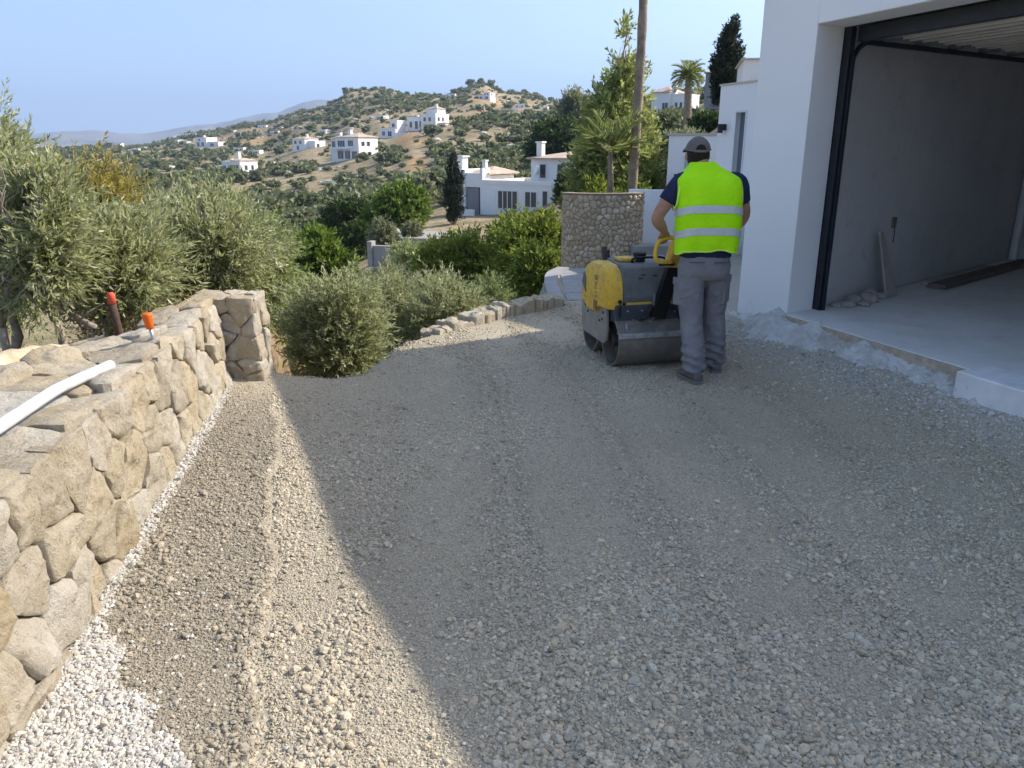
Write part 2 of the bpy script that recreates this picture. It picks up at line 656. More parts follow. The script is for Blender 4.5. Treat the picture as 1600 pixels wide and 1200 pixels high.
    c = t.mix(c, (.21, .19, .17), t.ramp(t.noise(5, 6, .7), [(.6, 0), (.8, .5)]))
    t.set(c, .9, 0, .15)
    t.bump(t.math('ADD', t.math('MULTIPLY', t.noise(350, 3, .6, t.coord()), .05), t.noise(13, 5, .6, t.coord(), 1.4)), .55, .03)
    M['trousers'] = t.m
    M['seam'] = simple('trouser_seam', (.10, .098, .11), .9)
    M['skin'] = simple('tanned_skin', (.40, .215, .14), .55, 0, .35, var=.12, scale=18, bump=.15, bscale=200, bdist=.002)
    M['skin'].node_tree.nodes['Principled BSDF'].inputs['Subsurface Weight'].default_value = .08
    M['skin'].node_tree.nodes['Principled BSDF'].inputs['Subsurface Radius'].default_value = (.01, .004, .002)
    M['hair'] = simple('short_dark_hair', (.022, .017, .014), .8, 0, .25, var=.3, scale=90, bump=.8, bscale=300, bdist=.004)
    M['cap'] = simple('grey_cap_cloth', (.15, .14, .13), .9, 0, .15, var=.15, scale=20, bump=.3, bscale=300, bdist=.002)
    M['shoe'] = simple('dusty_shoe', (.15, .14, .13), .8, 0, .25, var=.3, scale=18)
    M['sole'] = simple('shoe_sole', (.20, .19, .175), .85, var=.2)
    M['eye'] = simple('eye_white', (.7, .68, .65), .3)

    # bits on the wall
    M['pvc'] = simple('grey_white_pvc', (.58, .585, .59), .5, 0, .4, var=.16, scale=16, bump=.15, bscale=50, bdist=.003)
    M['orange'] = simple('orange_plastic', (.72, .13, .01), .5, 0, .4, var=.1)
    M['red'] = simple('faded_red_paint', (.55, .09, .05), .7, var=.15, scale=20)
    M['rust'] = simple('rusty_brown_steel', (.075, .045, .032), .85, var=.3, scale=22, bump=.4, bscale=80, bdist=.003)
    M['rod'] = simple('steel_rod', (.40, .41, .43), .4, .6, .5, var=.15, scale=30)
    M['mountain'] = None
    t = NT('distant_rock')
    c = t.ramp(t.noise(.0032, 7, .65), [(.35, (.13, .12, .10)), (.6, (.24, .22, .19))])
    c = t.mix(c, (.62, .58, .52), t.ramp(t.noise(.0048, 6, .7), [(.60, 0), (.68, .8)]))
    t.set(c, .95, 0, .1)
    M['mountain'] = t.m


build_materials()

# ================================================================== THE SETTING
# ---- terrain: heights given per bearing column and distance
TPX = np.array([-500, 0, 200, 330, 400, 500, 560, 600, 650, 700, 750, 800, 900, 1050, 1200, 1700])
TR, TZ = [], []


def trow(r, vals, is_z=False):
    k = (TPX - 800) / 1200 / 1.047
    Y = r / np.sqrt(1 + np.minimum(np.abs(k), 1.2) ** 2)
    v = np.array(vals, float)
    TR.append(r)
    TZ.append(v if is_z else np.array([CAM_Z + slope(p) * y for p, y in zip(v, Y)]))


#          -500    0   200   330   400   500   560   600   650   700   750   800   900  1050 1200 1700
trow(1,   [-.9] * 16, True)
trow(8,   [-.9, -.9, -.8, -.8, -.9, -.9, -1.0, -1.0, -1.1, -1.1, -1.1, -1.0, -.7, -.5, -.5, -.5], True)
trow(12,  [-1.6, -1.6, -1.6, -1.6, -1.6, -1.7, -1.6, -1.6, -1.5, -1.5, -1.4, -1.3, -.8, -.5, -.5, -.5], True)
trow(20,  [-3.4, -3.4, -3.4, -3.4, -3.4, -3.2, -3.0, -2.9, -2.7, -2.6, -2.5, -2.4, -1.7, -.7, .0, .3], True)
trow(35,  [-6, -6, -6, -5.8, -5.6, -5.0, -4.2, -3.7, -3.6, -3.6, -3.6, -3.5, -2.2, .2, 2.4, 3.5], True)
trow(60,  [-8, -8, -8, -7, -6.4, -5.4, -4.8, -4.2, -3.8, -3.6, -3.5, -3.4, -1.8, 2.2, 5.5, 8], True)
trow(100, [335, 335, 338, 345, 348, 346, 340, 330, 320, 310, 300, 290, 262, 212, 172, 150])
trow(150, [308, 308, 310, 315, 317, 312, 302, 292, 284, 275, 266, 255, 228, 190, 150, 130])
trow(240, [282, 282, 283, 279, 274, 258, 245, 236, 218, 207, 205, 205, 196, 168, 132, 115])
trow(330, [262, 262, 263, 260, 252, 228, 213, 203, 193, 186, 180, 183, 180, 152, 118, 105])
trow(450, [250, 250, 244, 240, 232, 198, 178, 170, 168, 168, 152, 163, 172, 148, 116, 104])
trow(600, [242, 242, 236, 224, 206, 172, 140, 137, 148, 154, 134, 149, 168, 150, 122, 108])
trow(800, [238, 238, 230, 208, 194, 176, 152, 150, 156, 160, 150, 158, 172, 158, 130, 116])
trow(1200, [236, 236, 233, 216, 202, 190, 180, 176, 176, 176, 172, 176, 186, 176, 160, 150])
trow(2500, [232, 232, 231, 229, 228, 226, 224, 224, 224, 224, 224, 224, 226, 226, 224, 222])
trow(4000, [227] * 16)
trow(6500, [226] * 16)
TR = np.log(np.array(TR))
TZ = np.array(TZ)


def wall_front(y):
    return -1.2 - .15 * y


def wall_thick(y):
    return np.interp(y, [-2, 3.3, 4.5, 5.6], [.62, .62, .36, .30])


def zt(x, y, detail=True):
    x = np.asarray(x, float)
    y = np.asarray(y, float)
    r = np.maximum(np.hypot(x, y), 1.0)
    k = np.where(y > .3 * np.abs(x), x / np.maximum(y, 1e-3), np.sign(x) * 3)
    px = np.clip(800 + 1200 * 1.047 * k, TPX[0], TPX[-1])
    lr = np.log(r)
    i = np.clip(np.searchsorted(TR, lr) - 1, 0, len(TR) - 2)
    t = np.clip((lr - TR[i]) / (TR[i + 1] - TR[i]), 0, 1)
    j = np.clip(np.searchsorted(TPX, px) - 1, 0, len(TPX) - 2)
    s = np.clip((px - TPX[j]) / (TPX[j + 1] - TPX[j]), 0, 1)
    s = s * s * (3 - 2 * s)
    z = (TZ[i, j] * (1 - t) * (1 - s) + TZ[i + 1, j] * t * (1 - s) + TZ[i, j + 1] * (1 - t) * s + TZ[i + 1, j + 1] * t * s)
    if detail:
        P = np.stack([x, y, 0 * x], -1)
        z = z + fbm(P / 2.2, 3) * .10 * smooth01(6, 12, r)
        z = z + fbm(P / 40, 4) * np.clip((r - 40) * .010, 0, 3.2) * (1 - smooth01(1500, 3000, r))
    # earth held up behind the stone wall
    d = (wall_front(y) - wall_thick(y) + .2) - x
    left = smooth01(0, .14, d) * (1 - smooth01(7, 13, r)) * smooth01(-6, -3, y)
    zl = .36 - .16 * np.maximum(d, 0) - .10 * np.maximum(y - 4.0, 0)
    if detail:
        zl = zl + .06 * fbm(np.stack([x * 2.5, y * 2.5, 0 * x], -1), 3)
    return z * (1 - left) + zl * left


def ztp(x, y):
    return float(zt(np.array([x]), np.array([y]))[0])


def build_terrain():
    th = np.concatenate([np.arange(-180, -50, 3.0), np.arange(-50, 42, .34), np.arange(42, 180, 3.0)])
    th = np.radians(th)
    rr = np.exp(np.linspace(np.log(1.2), np.log(6500), 250))
    A, Rr = np.meshgrid(th, rr)
    x = (Rr * np.sin(A)).ravel()
    y = (Rr * np.cos(A)).ravel()
    z = zt(x, y)
    n, m = len(rr), len(th)
    idx = np.arange(n * m).reshape(n, m)
    nx = np.roll(idx, -1, axis=1)
    F = np.stack([idx[:-1], nx[:-1], nx[1:], idx[1:]], -1).reshape(-1, 4)
    V = np.stack([x, y, z], -1)
    me = mesh_np('hillside', V, F)
    # bare orange earth patches on the far slope
    k = x / np.maximum(y, 1e-3)
    px = 800 + 1200 * 1.047 * k
    r = np.hypot(x, y)
    bare = np.zeros(len(x))
    for (cx, cr, wx, wr) in BARE:
        d = ((px - cx) / wx) ** 2 + ((r - cr) / wr) ** 2
        bare = np.maximum(bare, 1 - smooth01(.5, 1.3, d + .5 * fbm(np.stack([x, y, 0 * x], -1) / 14, 3)))
    at_ = me.attributes.new('bare', 'FLOAT', 'POINT')
    at_.data.foreach_set('value', bare.astype(np.float32))
    ob = link('hillside', me, M['soil'], smooth=True)
    me.materials.append(M['garden_soil'])
    c = (r[F].mean(1) < 26)
    me.polygons.foreach_set('material_index', c.astype(np.int32))
    tag(ob, kind='structure')
    # distant mountains
    sk = [(-300, 214), (60, 212), (100, 209), (150, 207), (190, 210), (225, 213), (260, 209), (300, 202), (340, 198), (380, 186),
          (400, 184), (440, 180), (475, 169), (500, 166), (560, 172), (640, 190), (760, 200), (900, 210), (1300, 214)]
    cpx = np.linspace(-300, 1300, 260)
    row = np.interp(cpx, [a for a, b in sk], [b for a, b in sk])
    kk = (cpx - 800) / 1200 / 1.05
    js = np.linspace(0, 1, 22)
    VV = []
    for j in js:
        Y = 4000 + 1800 * j
        prof = math.sin(math.pi * min(1, j * .8 + .1)) ** 1.2
        Yp = 4700
        top = CAM_Z + np.array([slope(p) for p in row]) * Yp
        x_ = kk * Y
        nz = fbm(np.stack([x_ / 350, np.full_like(x_, Y / 350), 0 * x_], -1), 5)
        ridge = 1 - np.abs(fbm(np.stack([x_ / 210, np.full_like(x_, Y / 450), 0 * x_ + 3], -1), 3)) * 2
        zz = (top + 6) * 1.10 * prof * (1 + .10 * nz + .10 * (ridge - .5)) - 30 * (1 - prof)
        VV.append(np.stack([x_, np.full_like(x_, Y), zz], -1))
    VV = np.array(VV)
    n, m = VV.shape[:2]
    idx = np.arange(n * m).reshape(n, m)
    F = np.stack([idx[:-1, :-1], idx[:-1, 1:], idx[1:, 1:], idx[1:, :-1]], -1).reshape(-1, 4)
    ob = link('mountains', mesh_np('mountains', VV.reshape(-1, 3), F), M['mountain'], smooth=True)
    tag(ob, kind='structure')


BARE = [(645, 255, 34, 36), (735, 330, 48, 22), (560, 285, 20, 20), (770, 430, 45, 32), (420, 500, 45, 45), (650, 175, 18, 16), (470, 130, 22, 12), (880, 300, 30, 16), (360, 620, 40, 30), (800, 170, 26, 12)]
build_terrain()

# ---- driveway
EDGE = [(-1.75, 5.62), (-1.62, 5.50), (-1.36, 5.56), (-1.17, 5.85), (-1.10, 6.35), (-.95, 6.85), (-.73, 7.15), (-.3, 7.62), (.12, 8.08), (.5, 8.45),
        (.52, 9.4), (.54, 10.7), (.78, 11.2)]
DRIVE = [(-1.2, -4), (wall_front(0) - .12, 0), (wall_front(2.5) - .12, 2.5), (wall_front(5.2) - .1, 5.2), (-2.0, 5.7)] + EDGE + \
        [(2.2, 11.9), (3.2, 14.4), (6, 14.4), (6.5, 3), (9, -4), (9, -12), (-2, -12)]


def poly_sd(P, poly):
    """signed distance, positive inside"""
    P = np.asarray(P, float)
    n = len(poly)
    inside = np.zeros(len(P), bool)
    best = np.full(len(P), 1e9)
    for i in range(n):
        a = np.array(poly[i], float)
        b = np.array(poly[(i + 1) % n], float)
        ab = b - a
        t = np.clip(((P - a) @ ab) / (ab @ ab), 0, 1)
        d = np.linalg.norm(P - (a + t[:, None] * ab), axis=1)
        best = np.minimum(best, d)
        c = (a[1] > P[:, 1]) != (b[1] > P[:, 1])
        xi = a[0] + (P[:, 1] - a[1]) / (b[1] - a[1] + 1e-12) * ab[0]
        inside ^= c & (P[:, 0] < xi)
    return np.where(inside, best, -best)


C0 = np.array([2.17, 7.28])
E = np.array([.3387, -.9409])          # along the garage front, towards the camera
NI = np.array([.841, .541])            # into the house


def Fp(s, w):
    return C0 + s * E + w * NI


def facade_d(x, y):
    """distance in front of the garage front"""
    n = np.array([-.9409, -.3387])
    return (x - C0[0]) * n[0] + (y - C0[1]) * n[1]


def crust_x(y):
    return -.26 - .267 * y + .02 * np.sin(y * 5) + .012 * np.sin(y * 13 + 1)


def drive_z(x, y):
    P = np.stack([x, y, 0 * x], -1)
    z = .018 * fbm(P * 1.3, 3) + .006 * fbm(P * 6, 2)
    # loose spread along the wall ends in a low broken crust
    dl = crust_x(y) - x
    z = z + .016 * smooth01(-.01, .03, dl) * smooth01(5.4, 4.4, y) - .014 * np.exp(-((dl + .01) / .018) ** 2) * smooth01(4.6, 3.6, y)
    dw = x - wall_front(y)
    z = z + .12 * smooth01(2.2, 5.0, y) * smooth01(1.3, .0, dw) * smooth01(5.9, 5.3, y)
    # drum tracks
    for off in (-1.21, -.55, .11, .77, 1.43):
        q = (x - (1.0 + off)) + .14 * (y - 5) + .066 * np.sin(y * .9)
        z = z - (.006 * np.exp(-(q / .035) ** 2) - .005 * np.exp(-((q - .07) / .04) ** 2)) * smooth01(6.6, 5.8, y)
    fd = facade_d(x, y)
    z = z + .13 * smooth01(.8, .05, fd) * smooth01(8.2, 7.2, y) + .05 * smooth01(1.3, .5, fd) * smooth01(8.2, 7.2, y)
    return z


def build_drive():
    st = .045
    xs = np.concatenate([np.arange(-3.0, 4.6, st), np.arange(4.6, 9.2, .2)])
    ys = np.concatenate([np.arange(-12, 1.2, .2), np.arange(1.2, 8.8, st), np.arange(8.8, 14.5, .1)])
    X, Y = np.meshgrid(xs, ys)
    x, y = X.ravel(), Y.ravel()
    sd = poly_sd(np.stack([x, y], -1), DRIVE)
    nz = fbm(np.stack([x * 4, y * 4, 0 * x], -1), 3) * .06
    sd = sd + nz * (y > 5.3)
    z = drive_z(x, y)
    out = np.maximum(-sd + .06, 0)
    z = z - np.where(y > 5.3, .9 * out + .9 * smooth01(0, .3, out) * out, 0)
    ny, nx_ = X.shape
    idx = np.arange(nx_ * ny).reshape(ny, nx_)
    F = np.stack([idx[:-1, :-1], idx[:-1, 1:], idx[1:, 1:], idx[1:, :-1]], -1).reshape(-1, 4)
    keep = (sd[F] > -.75).all(1) & ((y[F] > 5.3).all(1) | (sd[F] > -.25).all(1))
    F = F[keep]
    used = np.unique(F)
    mp = np.full(len(x), -1)
    mp[used] = np.arange(len(used))
    V = np.stack([x, y, z], -1)[used]
    me = mesh_np('gravel_driveway', V, mp[F])
    col = bed_colour(V[:, 0], V[:, 1])
    a = me.attributes.new('Col', 'FLOAT_COLOR', 'POINT')
    a.data.foreach_set('color', np.concatenate([col, np.ones((len(col), 1))], 1).astype(np.float32).ravel())
    ob = link('gravel_driveway', me, M['gravel_bed'], smooth=True)
    tag(ob, kind='structure')


def white_mask(x, y):
    """pale limestone chippings left along the foot of the wall"""
    dw = x - wall_front(y)
    w = np.interp(y, [0, 1.6, 2.0, 2.45, 2.7, 3.4, 4.4, 4.8, 5.1], [.95, .72, .32, .06, .03, .04, .06, .04, .0])
    n = fbm(np.stack([x * 7, y * 7, 0 * x + 5], -1), 3) * .10 + fbm(np.stack([x * 30, y * 30, 0 * x + 5], -1), 2) * .05
    return smooth01(.03, -.03, dw - w + n * np.clip(w * 3, .25, 1))


def bed_colour(x, y):
    base = np.array([.445, .385, .285])
    damp = np.array([.30, .26, .195])
    white = np.array([.42, .39, .34])
    n = fbm(np.stack([x * .9, y * .9, 0 * x + 2], -1), 3)
    q = (x + .14 * (y - 5) + .10 * np.sin(y * .9)) / .66 + .35
    fr = np.abs(q - np.floor(q) - .5) * 2
    c = base * (1 + .10 * n + .07 * (smooth01(.9, .3, fr) - .5) * smooth01(-1.0, -.5, x))[:, None]
    dl = crust_x(y) - x + .03 * fbm(np.stack([x * 5, y * 5, 0 * x], -1), 2)
    m = smooth01(-.02, .05, dl) * smooth01(5.3, 4.2, y)
    c = c * (1 - m)[:, None] + damp * m[:, None]
    wm = white_mask(x, y)
    c = c * (1 - wm)[:, None] + white * wm[:, None]
    # chalky dust in front of the garage
    fd = facade_d(x, y)
    du = smooth01(.75, .15, fd + .25 * n) * .5
    c = c * (1 - du)[:, None] + np.array([.50, .48, .44]) * du[:, None]
    return c


build_drive()


def build_gravel():
    pts, scl, rot, tint, kind = [], [], [], [], []

    def batch(n, x0, x1, y0, y1, rmin, rmax, dens, lift=.25, colour=None, big=.0, sy=None):
        x = rng.uniform(x0, x1, n)
        y = rng.uniform(y0, y1, n)
        u = rng.uniform(0, 1, n)
        keep = (u < dens(x, y)) & (poly_sd(np.stack([x, y], -1), DRIVE) > .02) & (facade_d(x, y) > .18) & (x > wall_front(y) + .0)
        # only what the view can reach
        keep &= (np.abs(x) < .78 * y + .35)
        x, y = x[keep], y[keep]
        n = len(x)
        s = rmin + (rmax - rmin) * rng.uniform(0, 1, n) ** 1.8
        if sy is not None:
            s = s * sy(y)
        if big:
            b = rng.uniform(0, 1, n) < big
            s = np.where(b, s * 1.7, s)
        z = drive_z(x, y) + s * lift * rng.uniform(-.6, 1, n)
        pts.append(np.stack([x, y, z], -1))
        scl.append(np.stack([s * rng.uniform(.8, 1.35, n), s * rng.uniform(.7, 1.1, n), s * rng.uniform(.5, .85, n)], -1))
        rot.append(np.stack([rng.normal(0, .35, n), rng.normal(0, .35, n), rng.uniform(0, 6.28, n)], -1))
        c = colour(x, y) if colour else bed_colour(x, y)
        tn = rng.normal(1.06, .17, n)[:, None]
        c = np.clip(c * tn, .04, .85)
        wrm = rng.normal(0, .035, n)
        c[:, 0] *= 1 + wrm
        c[:, 2] *= 1 - wrm
        tint.append(c)

    def loose(x, y):
        n = fbm(np.stack([x * 1.1, y * 1.1, 0 * x + 9], -1), 3)
        n2 = fbm(np.stack([x * 4.5, y * 4.5, 0 * x + 4], -1), 2)
        q = (x + .14 * (y - 5) + .10 * np.sin(y * .9)) / .66 + .35
        fr = np.abs(q - np.floor(q) - .5) * 2
        lane = smooth01(.62, .95, fr) * .75 - .42 * smooth01(.8, .3, fr)
        v = .40 + 1.7 * n + .8 * n2 + lane * smooth01(-1.0, -.5, x)
        v = np.where(crust_x(y) - x > .07, v * .55, v) + .45 * np.exp(-((crust_x(y) - x - .03) / .05) ** 2) + .45 * smooth01(3.0, 1.7, y) * smooth01(-.5, .3, x)
        return np.clip(v, .06, 1)

    size_y = lambda y: np.interp(y, [1.3, 2.4, 3.6, 5.0, 7.0, 9.0], [1.12, 1.0, .84, .80, .92, 1.0])
    fall = lambda y: np.interp(y, [1.3, 2.2, 3.0, 4.2, 5.5, 8.6], [1.0, .88, .66, .48, .36, .25])
    batch(760000, -2.0, 4.2, 1.3, 8.6, .0040, .0112, lambda x, y: fall(y) * loose(x, y), .55, None, .045, size_y)
    # fine grit between
    batch(620000, -2.0, 3.6, 1.3, 6.2, .002, .0045, lambda x, y: np.interp(y, [1.3, 3, 4.5, 6.2], [.95, .8, .5, .15]), .6)
    wc = lambda x, y: np.array([.46, .43, .38])[None, :] * np.ones((len(x), 1))
    batch(90000, -1.75, -.2, 1.3, 2.9, .0032, .0085, white_mask, .9, wc, .05)
    batch(60000, -2.0, -1.4, 2.7, 5.1, .0035, .0085, white_mask, .9, wc, .05)
    # white chips strayed on to the damp strip, pale chips at the foot of the garage
    batch(5000, -1.8, -.5, 1.4, 3.2, .004, .009, lambda x, y: .25 * smooth01(.6, .0, x - wall_front(y) - .35), .9, wc)
    batch(26000, 1.6, 4.4, 3.4, 7.6, .004, .011, lambda x, y: smooth01(.9, .2, facade_d(x, y)) * .55, .9,
          lambda x, y: np.array([.52, .50, .47])[None, :] * np.ones((len(x), 1)), .08)
    # a few larger strays
    batch(420, -1.4, 3.0, 1.5, 6.0, .010, .018, lambda x, y: np.full_like(x, .3), .35)
    P = np.concatenate(pts)
    S = np.concatenate(scl)
    Ro = np.concatenate(rot)
    T = np.concatenate(tint)
    n = len(P)
    me = bpy.data.meshes.new('gravel')
    me.vertices.add(n)
    me.vertices.foreach_set('co', P.astype(np.float32).ravel())
    for nm, arr in (('scl', S), ('rot', Ro)):
        a = me.attributes.new(nm, 'FLOAT_VECTOR', 'POINT')
        a.data.foreach_set('vector', arr.astype(np.float32).ravel())
    a = me.attributes.new('tint', 'FLOAT_COLOR', 'POINT')
    a.data.foreach_set('color', np.concatenate([T, np.ones((n, 1))], 1).astype(np.float32).ravel())
    a = me.attributes.new('pick', 'INT', 'POINT')
    a.data.foreach_set('value', rng.integers(0, 6, n).astype(np.int32))
    ob = link('gravel', me, M['gravel_stone'])
    tag(ob, kind='stuff')
    g = bpy.data.node_groups.new('gravel_stones', 'GeometryNodeTree')
    g.interface.new_socket('Geometry', in_out='INPUT', socket_type='NodeSocketGeometry')
    g.interface.new_socket('Geometry', in_out='OUTPUT', socket_type='NodeSocketGeometry')
    N = g.nodes
    gi, go = N.new('NodeGroupInput'), N.new('NodeGroupOutput')
    join = N.new('GeometryNodeJoinGeometry')
    for v in range(6):
        ico = N.new('GeometryNodeMeshIcoSphere')
        ico.inputs['Radius'].default_value = 1.0
        ico.inputs['Subdivisions'].default_value = 2
        sp = N.new('GeometryNodeSetPosition')
        nz = N.new('ShaderNodeTexNoise')
        nz.noise_dimensions = '4D'
        nz.inputs['W'].default_value = v * 3.7
        nz.inputs['Scale'].default_value = .9
        nz.inputs['Detail'].default_value = 2
        pos = N.new('GeometryNodeInputPosition')
        sub = N.new('ShaderNodeVectorMath')
        sub.operation = 'SUBTRACT'
        sub.inputs[1].default_value = (.5, .5, .5)
        sc = N.new('ShaderNodeVectorMath')
        sc.operation = 'SCALE'
        sc.inputs['Scale'].default_value = 1.5
        g.links.new(pos.outputs[0], nz.inputs['Vector'])
        g.links.new(nz.outputs['Color'], sub.inputs[0])
        g.links.new(sub.outputs[0], sc.inputs[0])
        g.links.new(ico.outputs['Mesh'], sp.inputs['Geometry'])
        g.links.new(sc.outputs[0], sp.inputs['Offset'])
        sm = N.new('GeometryNodeSetMaterial')
        sm.inputs['Material'].default_value = M['gravel_stone']
        g.links.new(sp.outputs[0], sm.inputs[0])
        ti = N.new('GeometryNodeGeometryToInstance')
        g.links.new(sm.outputs[0], ti.inputs[0])
        g.links.new(ti.outputs[0], join.inputs[0])
    iop = N.new('GeometryNodeInstanceOnPoints')
    g.links.new(gi.outputs[0], iop.inputs['Points'])
    g.links.new(join.outputs[0], iop.inputs['Instance'])
    iop.inputs['Pick Instance'].default_value = True

    def attr(nm, ty):
        a = N.new('GeometryNodeInputNamedAttribute')
        a.data_type = ty
        a.inputs[0].default_value = nm
        return a.outputs[0]
    g.links.new(attr('pick', 'INT'), iop.inputs['Instance Index'])
    g.links.new(attr('rot', 'FLOAT_VECTOR'), iop.inputs['Rotation'])
    g.links.new(attr('scl', 'FLOAT_VECTOR'), iop.inputs['Scale'])
    g.links.new(iop.outputs[0], go.inputs[0])
    md = ob.modifiers.new('stones', 'NODES')
    md.node_group = g
    print('gravel stones', n)


build_gravel()


# ================================================================== STONE WALLS
def clip_poly(poly, p, q, gap=0.0):
    """keep the part of poly nearer to p than to q"""
    m = ((p[0] + q[0]) / 2, (p[1] + q[1]) / 2)
    n = (q[0] - p[0], q[1] - p[1])
    L = math.hypot(*n)
    n = (n[0] / L, n[1] / L)
    out = []
    k = len(poly)
    for i in range(k):
        a, b = poly[i], poly[(i + 1) % k]
        da = (a[0] - m[0]) * n[0] + (a[1] - m[1]) * n[1] + gap
        db = (b[0] - m[0]) * n[0] + (b[1] - m[1]) * n[1] + gap
        if da <= 0:
            out.append(a)
        if (da < 0) != (db < 0):
            t = da / (da - db)
            out.append((a[0] + (b[0] - a[0]) * t, a[1] + (b[1] - a[1]) * t))
    return out


def cells(x0, x1, y0, y1, dx, dy, gap, jit=.38, seed=1, warp=None):
    """irregular stone plan: clipped cells of jittered courses"""
    rd = random.Random(seed)
    S = []
    ny = max(1, round((y1 - y0) / dy))
    for j in range(ny):
        nx = max(1, round((x1 - x0) / (dx * rd.uniform(.85, 1.15))))
        off = rd.uniform(-.5, .5)
        for i in range(nx + 1):
            S.append((x0 + (i + off + rd.uniform(-jit, jit)) * (x1 - x0) / nx, y0 + (j + .5 + rd.uniform(-jit, jit)) * (y1 - y0) / ny))
    out = []
    for p in S:
        if not (x0 - .02 < p[0] < x1 + .02):
            continue
        poly = [(x0, y0), (x1, y0), (x1, y1), (x0, y1)]
        for q in S:
            if q is not p and abs(q[0] - p[0]) < dx * 4 and abs(q[1] - p[1]) < dy * 4:
                poly = clip_poly(poly, p, q, gap * rd.uniform(.5, 1.5))
                if len(poly) < 3:
                    break
        if len(poly) >= 3:
            A = .5 * sum(poly[i][0] * poly[(i + 1) % len(poly)][1] - poly[(i + 1) % len(poly)][0] * poly[i][1] for i in range(len(poly)))
            if abs(A) > dx * dy * .10:
                out.append(poly)
    return out


def round_poly(poly, n, k=.22):
    """cut the corners and resample to n points"""
    for _ in range(2):
        q = []
        m = len(poly)
        for i in range(m):
            a, b = poly[i], poly[(i + 1) % m]
            q.append((a[0] + (b[0] - a[0]) * k, a[1] + (b[1] - a[1]) * k))
            q.append((a[0] + (b[0] - a[0]) * (1 - k), a[1] + (b[1] - a[1]) * (1 - k)))
        poly = q
    P = np.array(poly + [poly[0]])
    d = np.concatenate([[0], np.cumsum(np.linalg.norm(np.diff(P, axis=0), axis=1))])
    t = np.linspace(0, d[-1], n, endpoint=False)
    return np.stack([np.interp(t, d, P[:, 0]), np.interp(t, d, P[:, 1])], -1)


def stone_mesh(poly, to3d, depth, proud, n=22, rings=(1, .95, .84, .62, .34), rough=.012, seed=0, k=.22, chisel=.02, pw=3.2):
    """one stone: a rounded block with its face pillowed and broken; to3d maps (u,v,height)"""
    P = round_poly(poly, n, k)
    c = P.mean(0)
    rd = np.random.default_rng(seed)
    tilt = rd.normal(0, .13, 2)
    Vs = [np.concatenate([c + (P - c) * .93, np.full((n, 1), -depth)], 1), np.concatenate([P, np.full((n, 1), -.4 * depth)], 1)]
    for s in rings:
        h = proud * (1 - s ** pw)
        q = c + (P - c) * s
        hh = h + ((q - c) @ tilt) * (1 - s ** 2 * .5)
        Vs.append(np.concatenate([q, hh[:, None] if np.ndim(hh) else np.full((n, 1), hh)], 1))
    Vs.append(np.array([[c[0], c[1], proud]]))
    UV = np.concatenate(Vs)
    W = to3d(UV[:, 0], UV[:, 1], UV[:, 2])
    # broken facets and grain
    nf = len(W)
    d1 = fbm(W * 9 + seed * 1.7, 3)
    d2 = np.abs(fbm(W * 13 + seed * 3.1, 3))
    lim = np.ones(nf)
    lim[:2 * n] = .35
    dd = (d1 * chisel + (.25 - d2) * chisel * 1.5 + fbm(W * 60, 2) * rough * .35) * lim
    W2 = to3d(UV[:, 0] + 0, UV[:, 1], UV[:, 2] + dd)
    jx = (fbm(W * 12 + 40 + seed, 2) * rough)[:, None] * lim[:, None]
    W2 = W2 + jx * np.array([.3, .7, .8])
    F = []
    m = len(Vs) - 1
    for i in range(m - 1):
        for s in range(n):
            s2 = (s + 1) % n
            F.append((i * n + s, i * n + s2, (i + 1) * n + s2, (i + 1) * n + s))
    o = m * n
    for s in range(n):
        F.append(((m - 1) * n + s, (m - 1) * n + (s + 1) % n, o))
    return W2, F


def sharp_by_angle(me, ang=40):
    me.polygons.foreach_set('use_smooth', np.ones(len(me.polygons), bool))
    try:
        me.set_sharp_from_angle(angle=R(ang))
    except Exception:
        pass


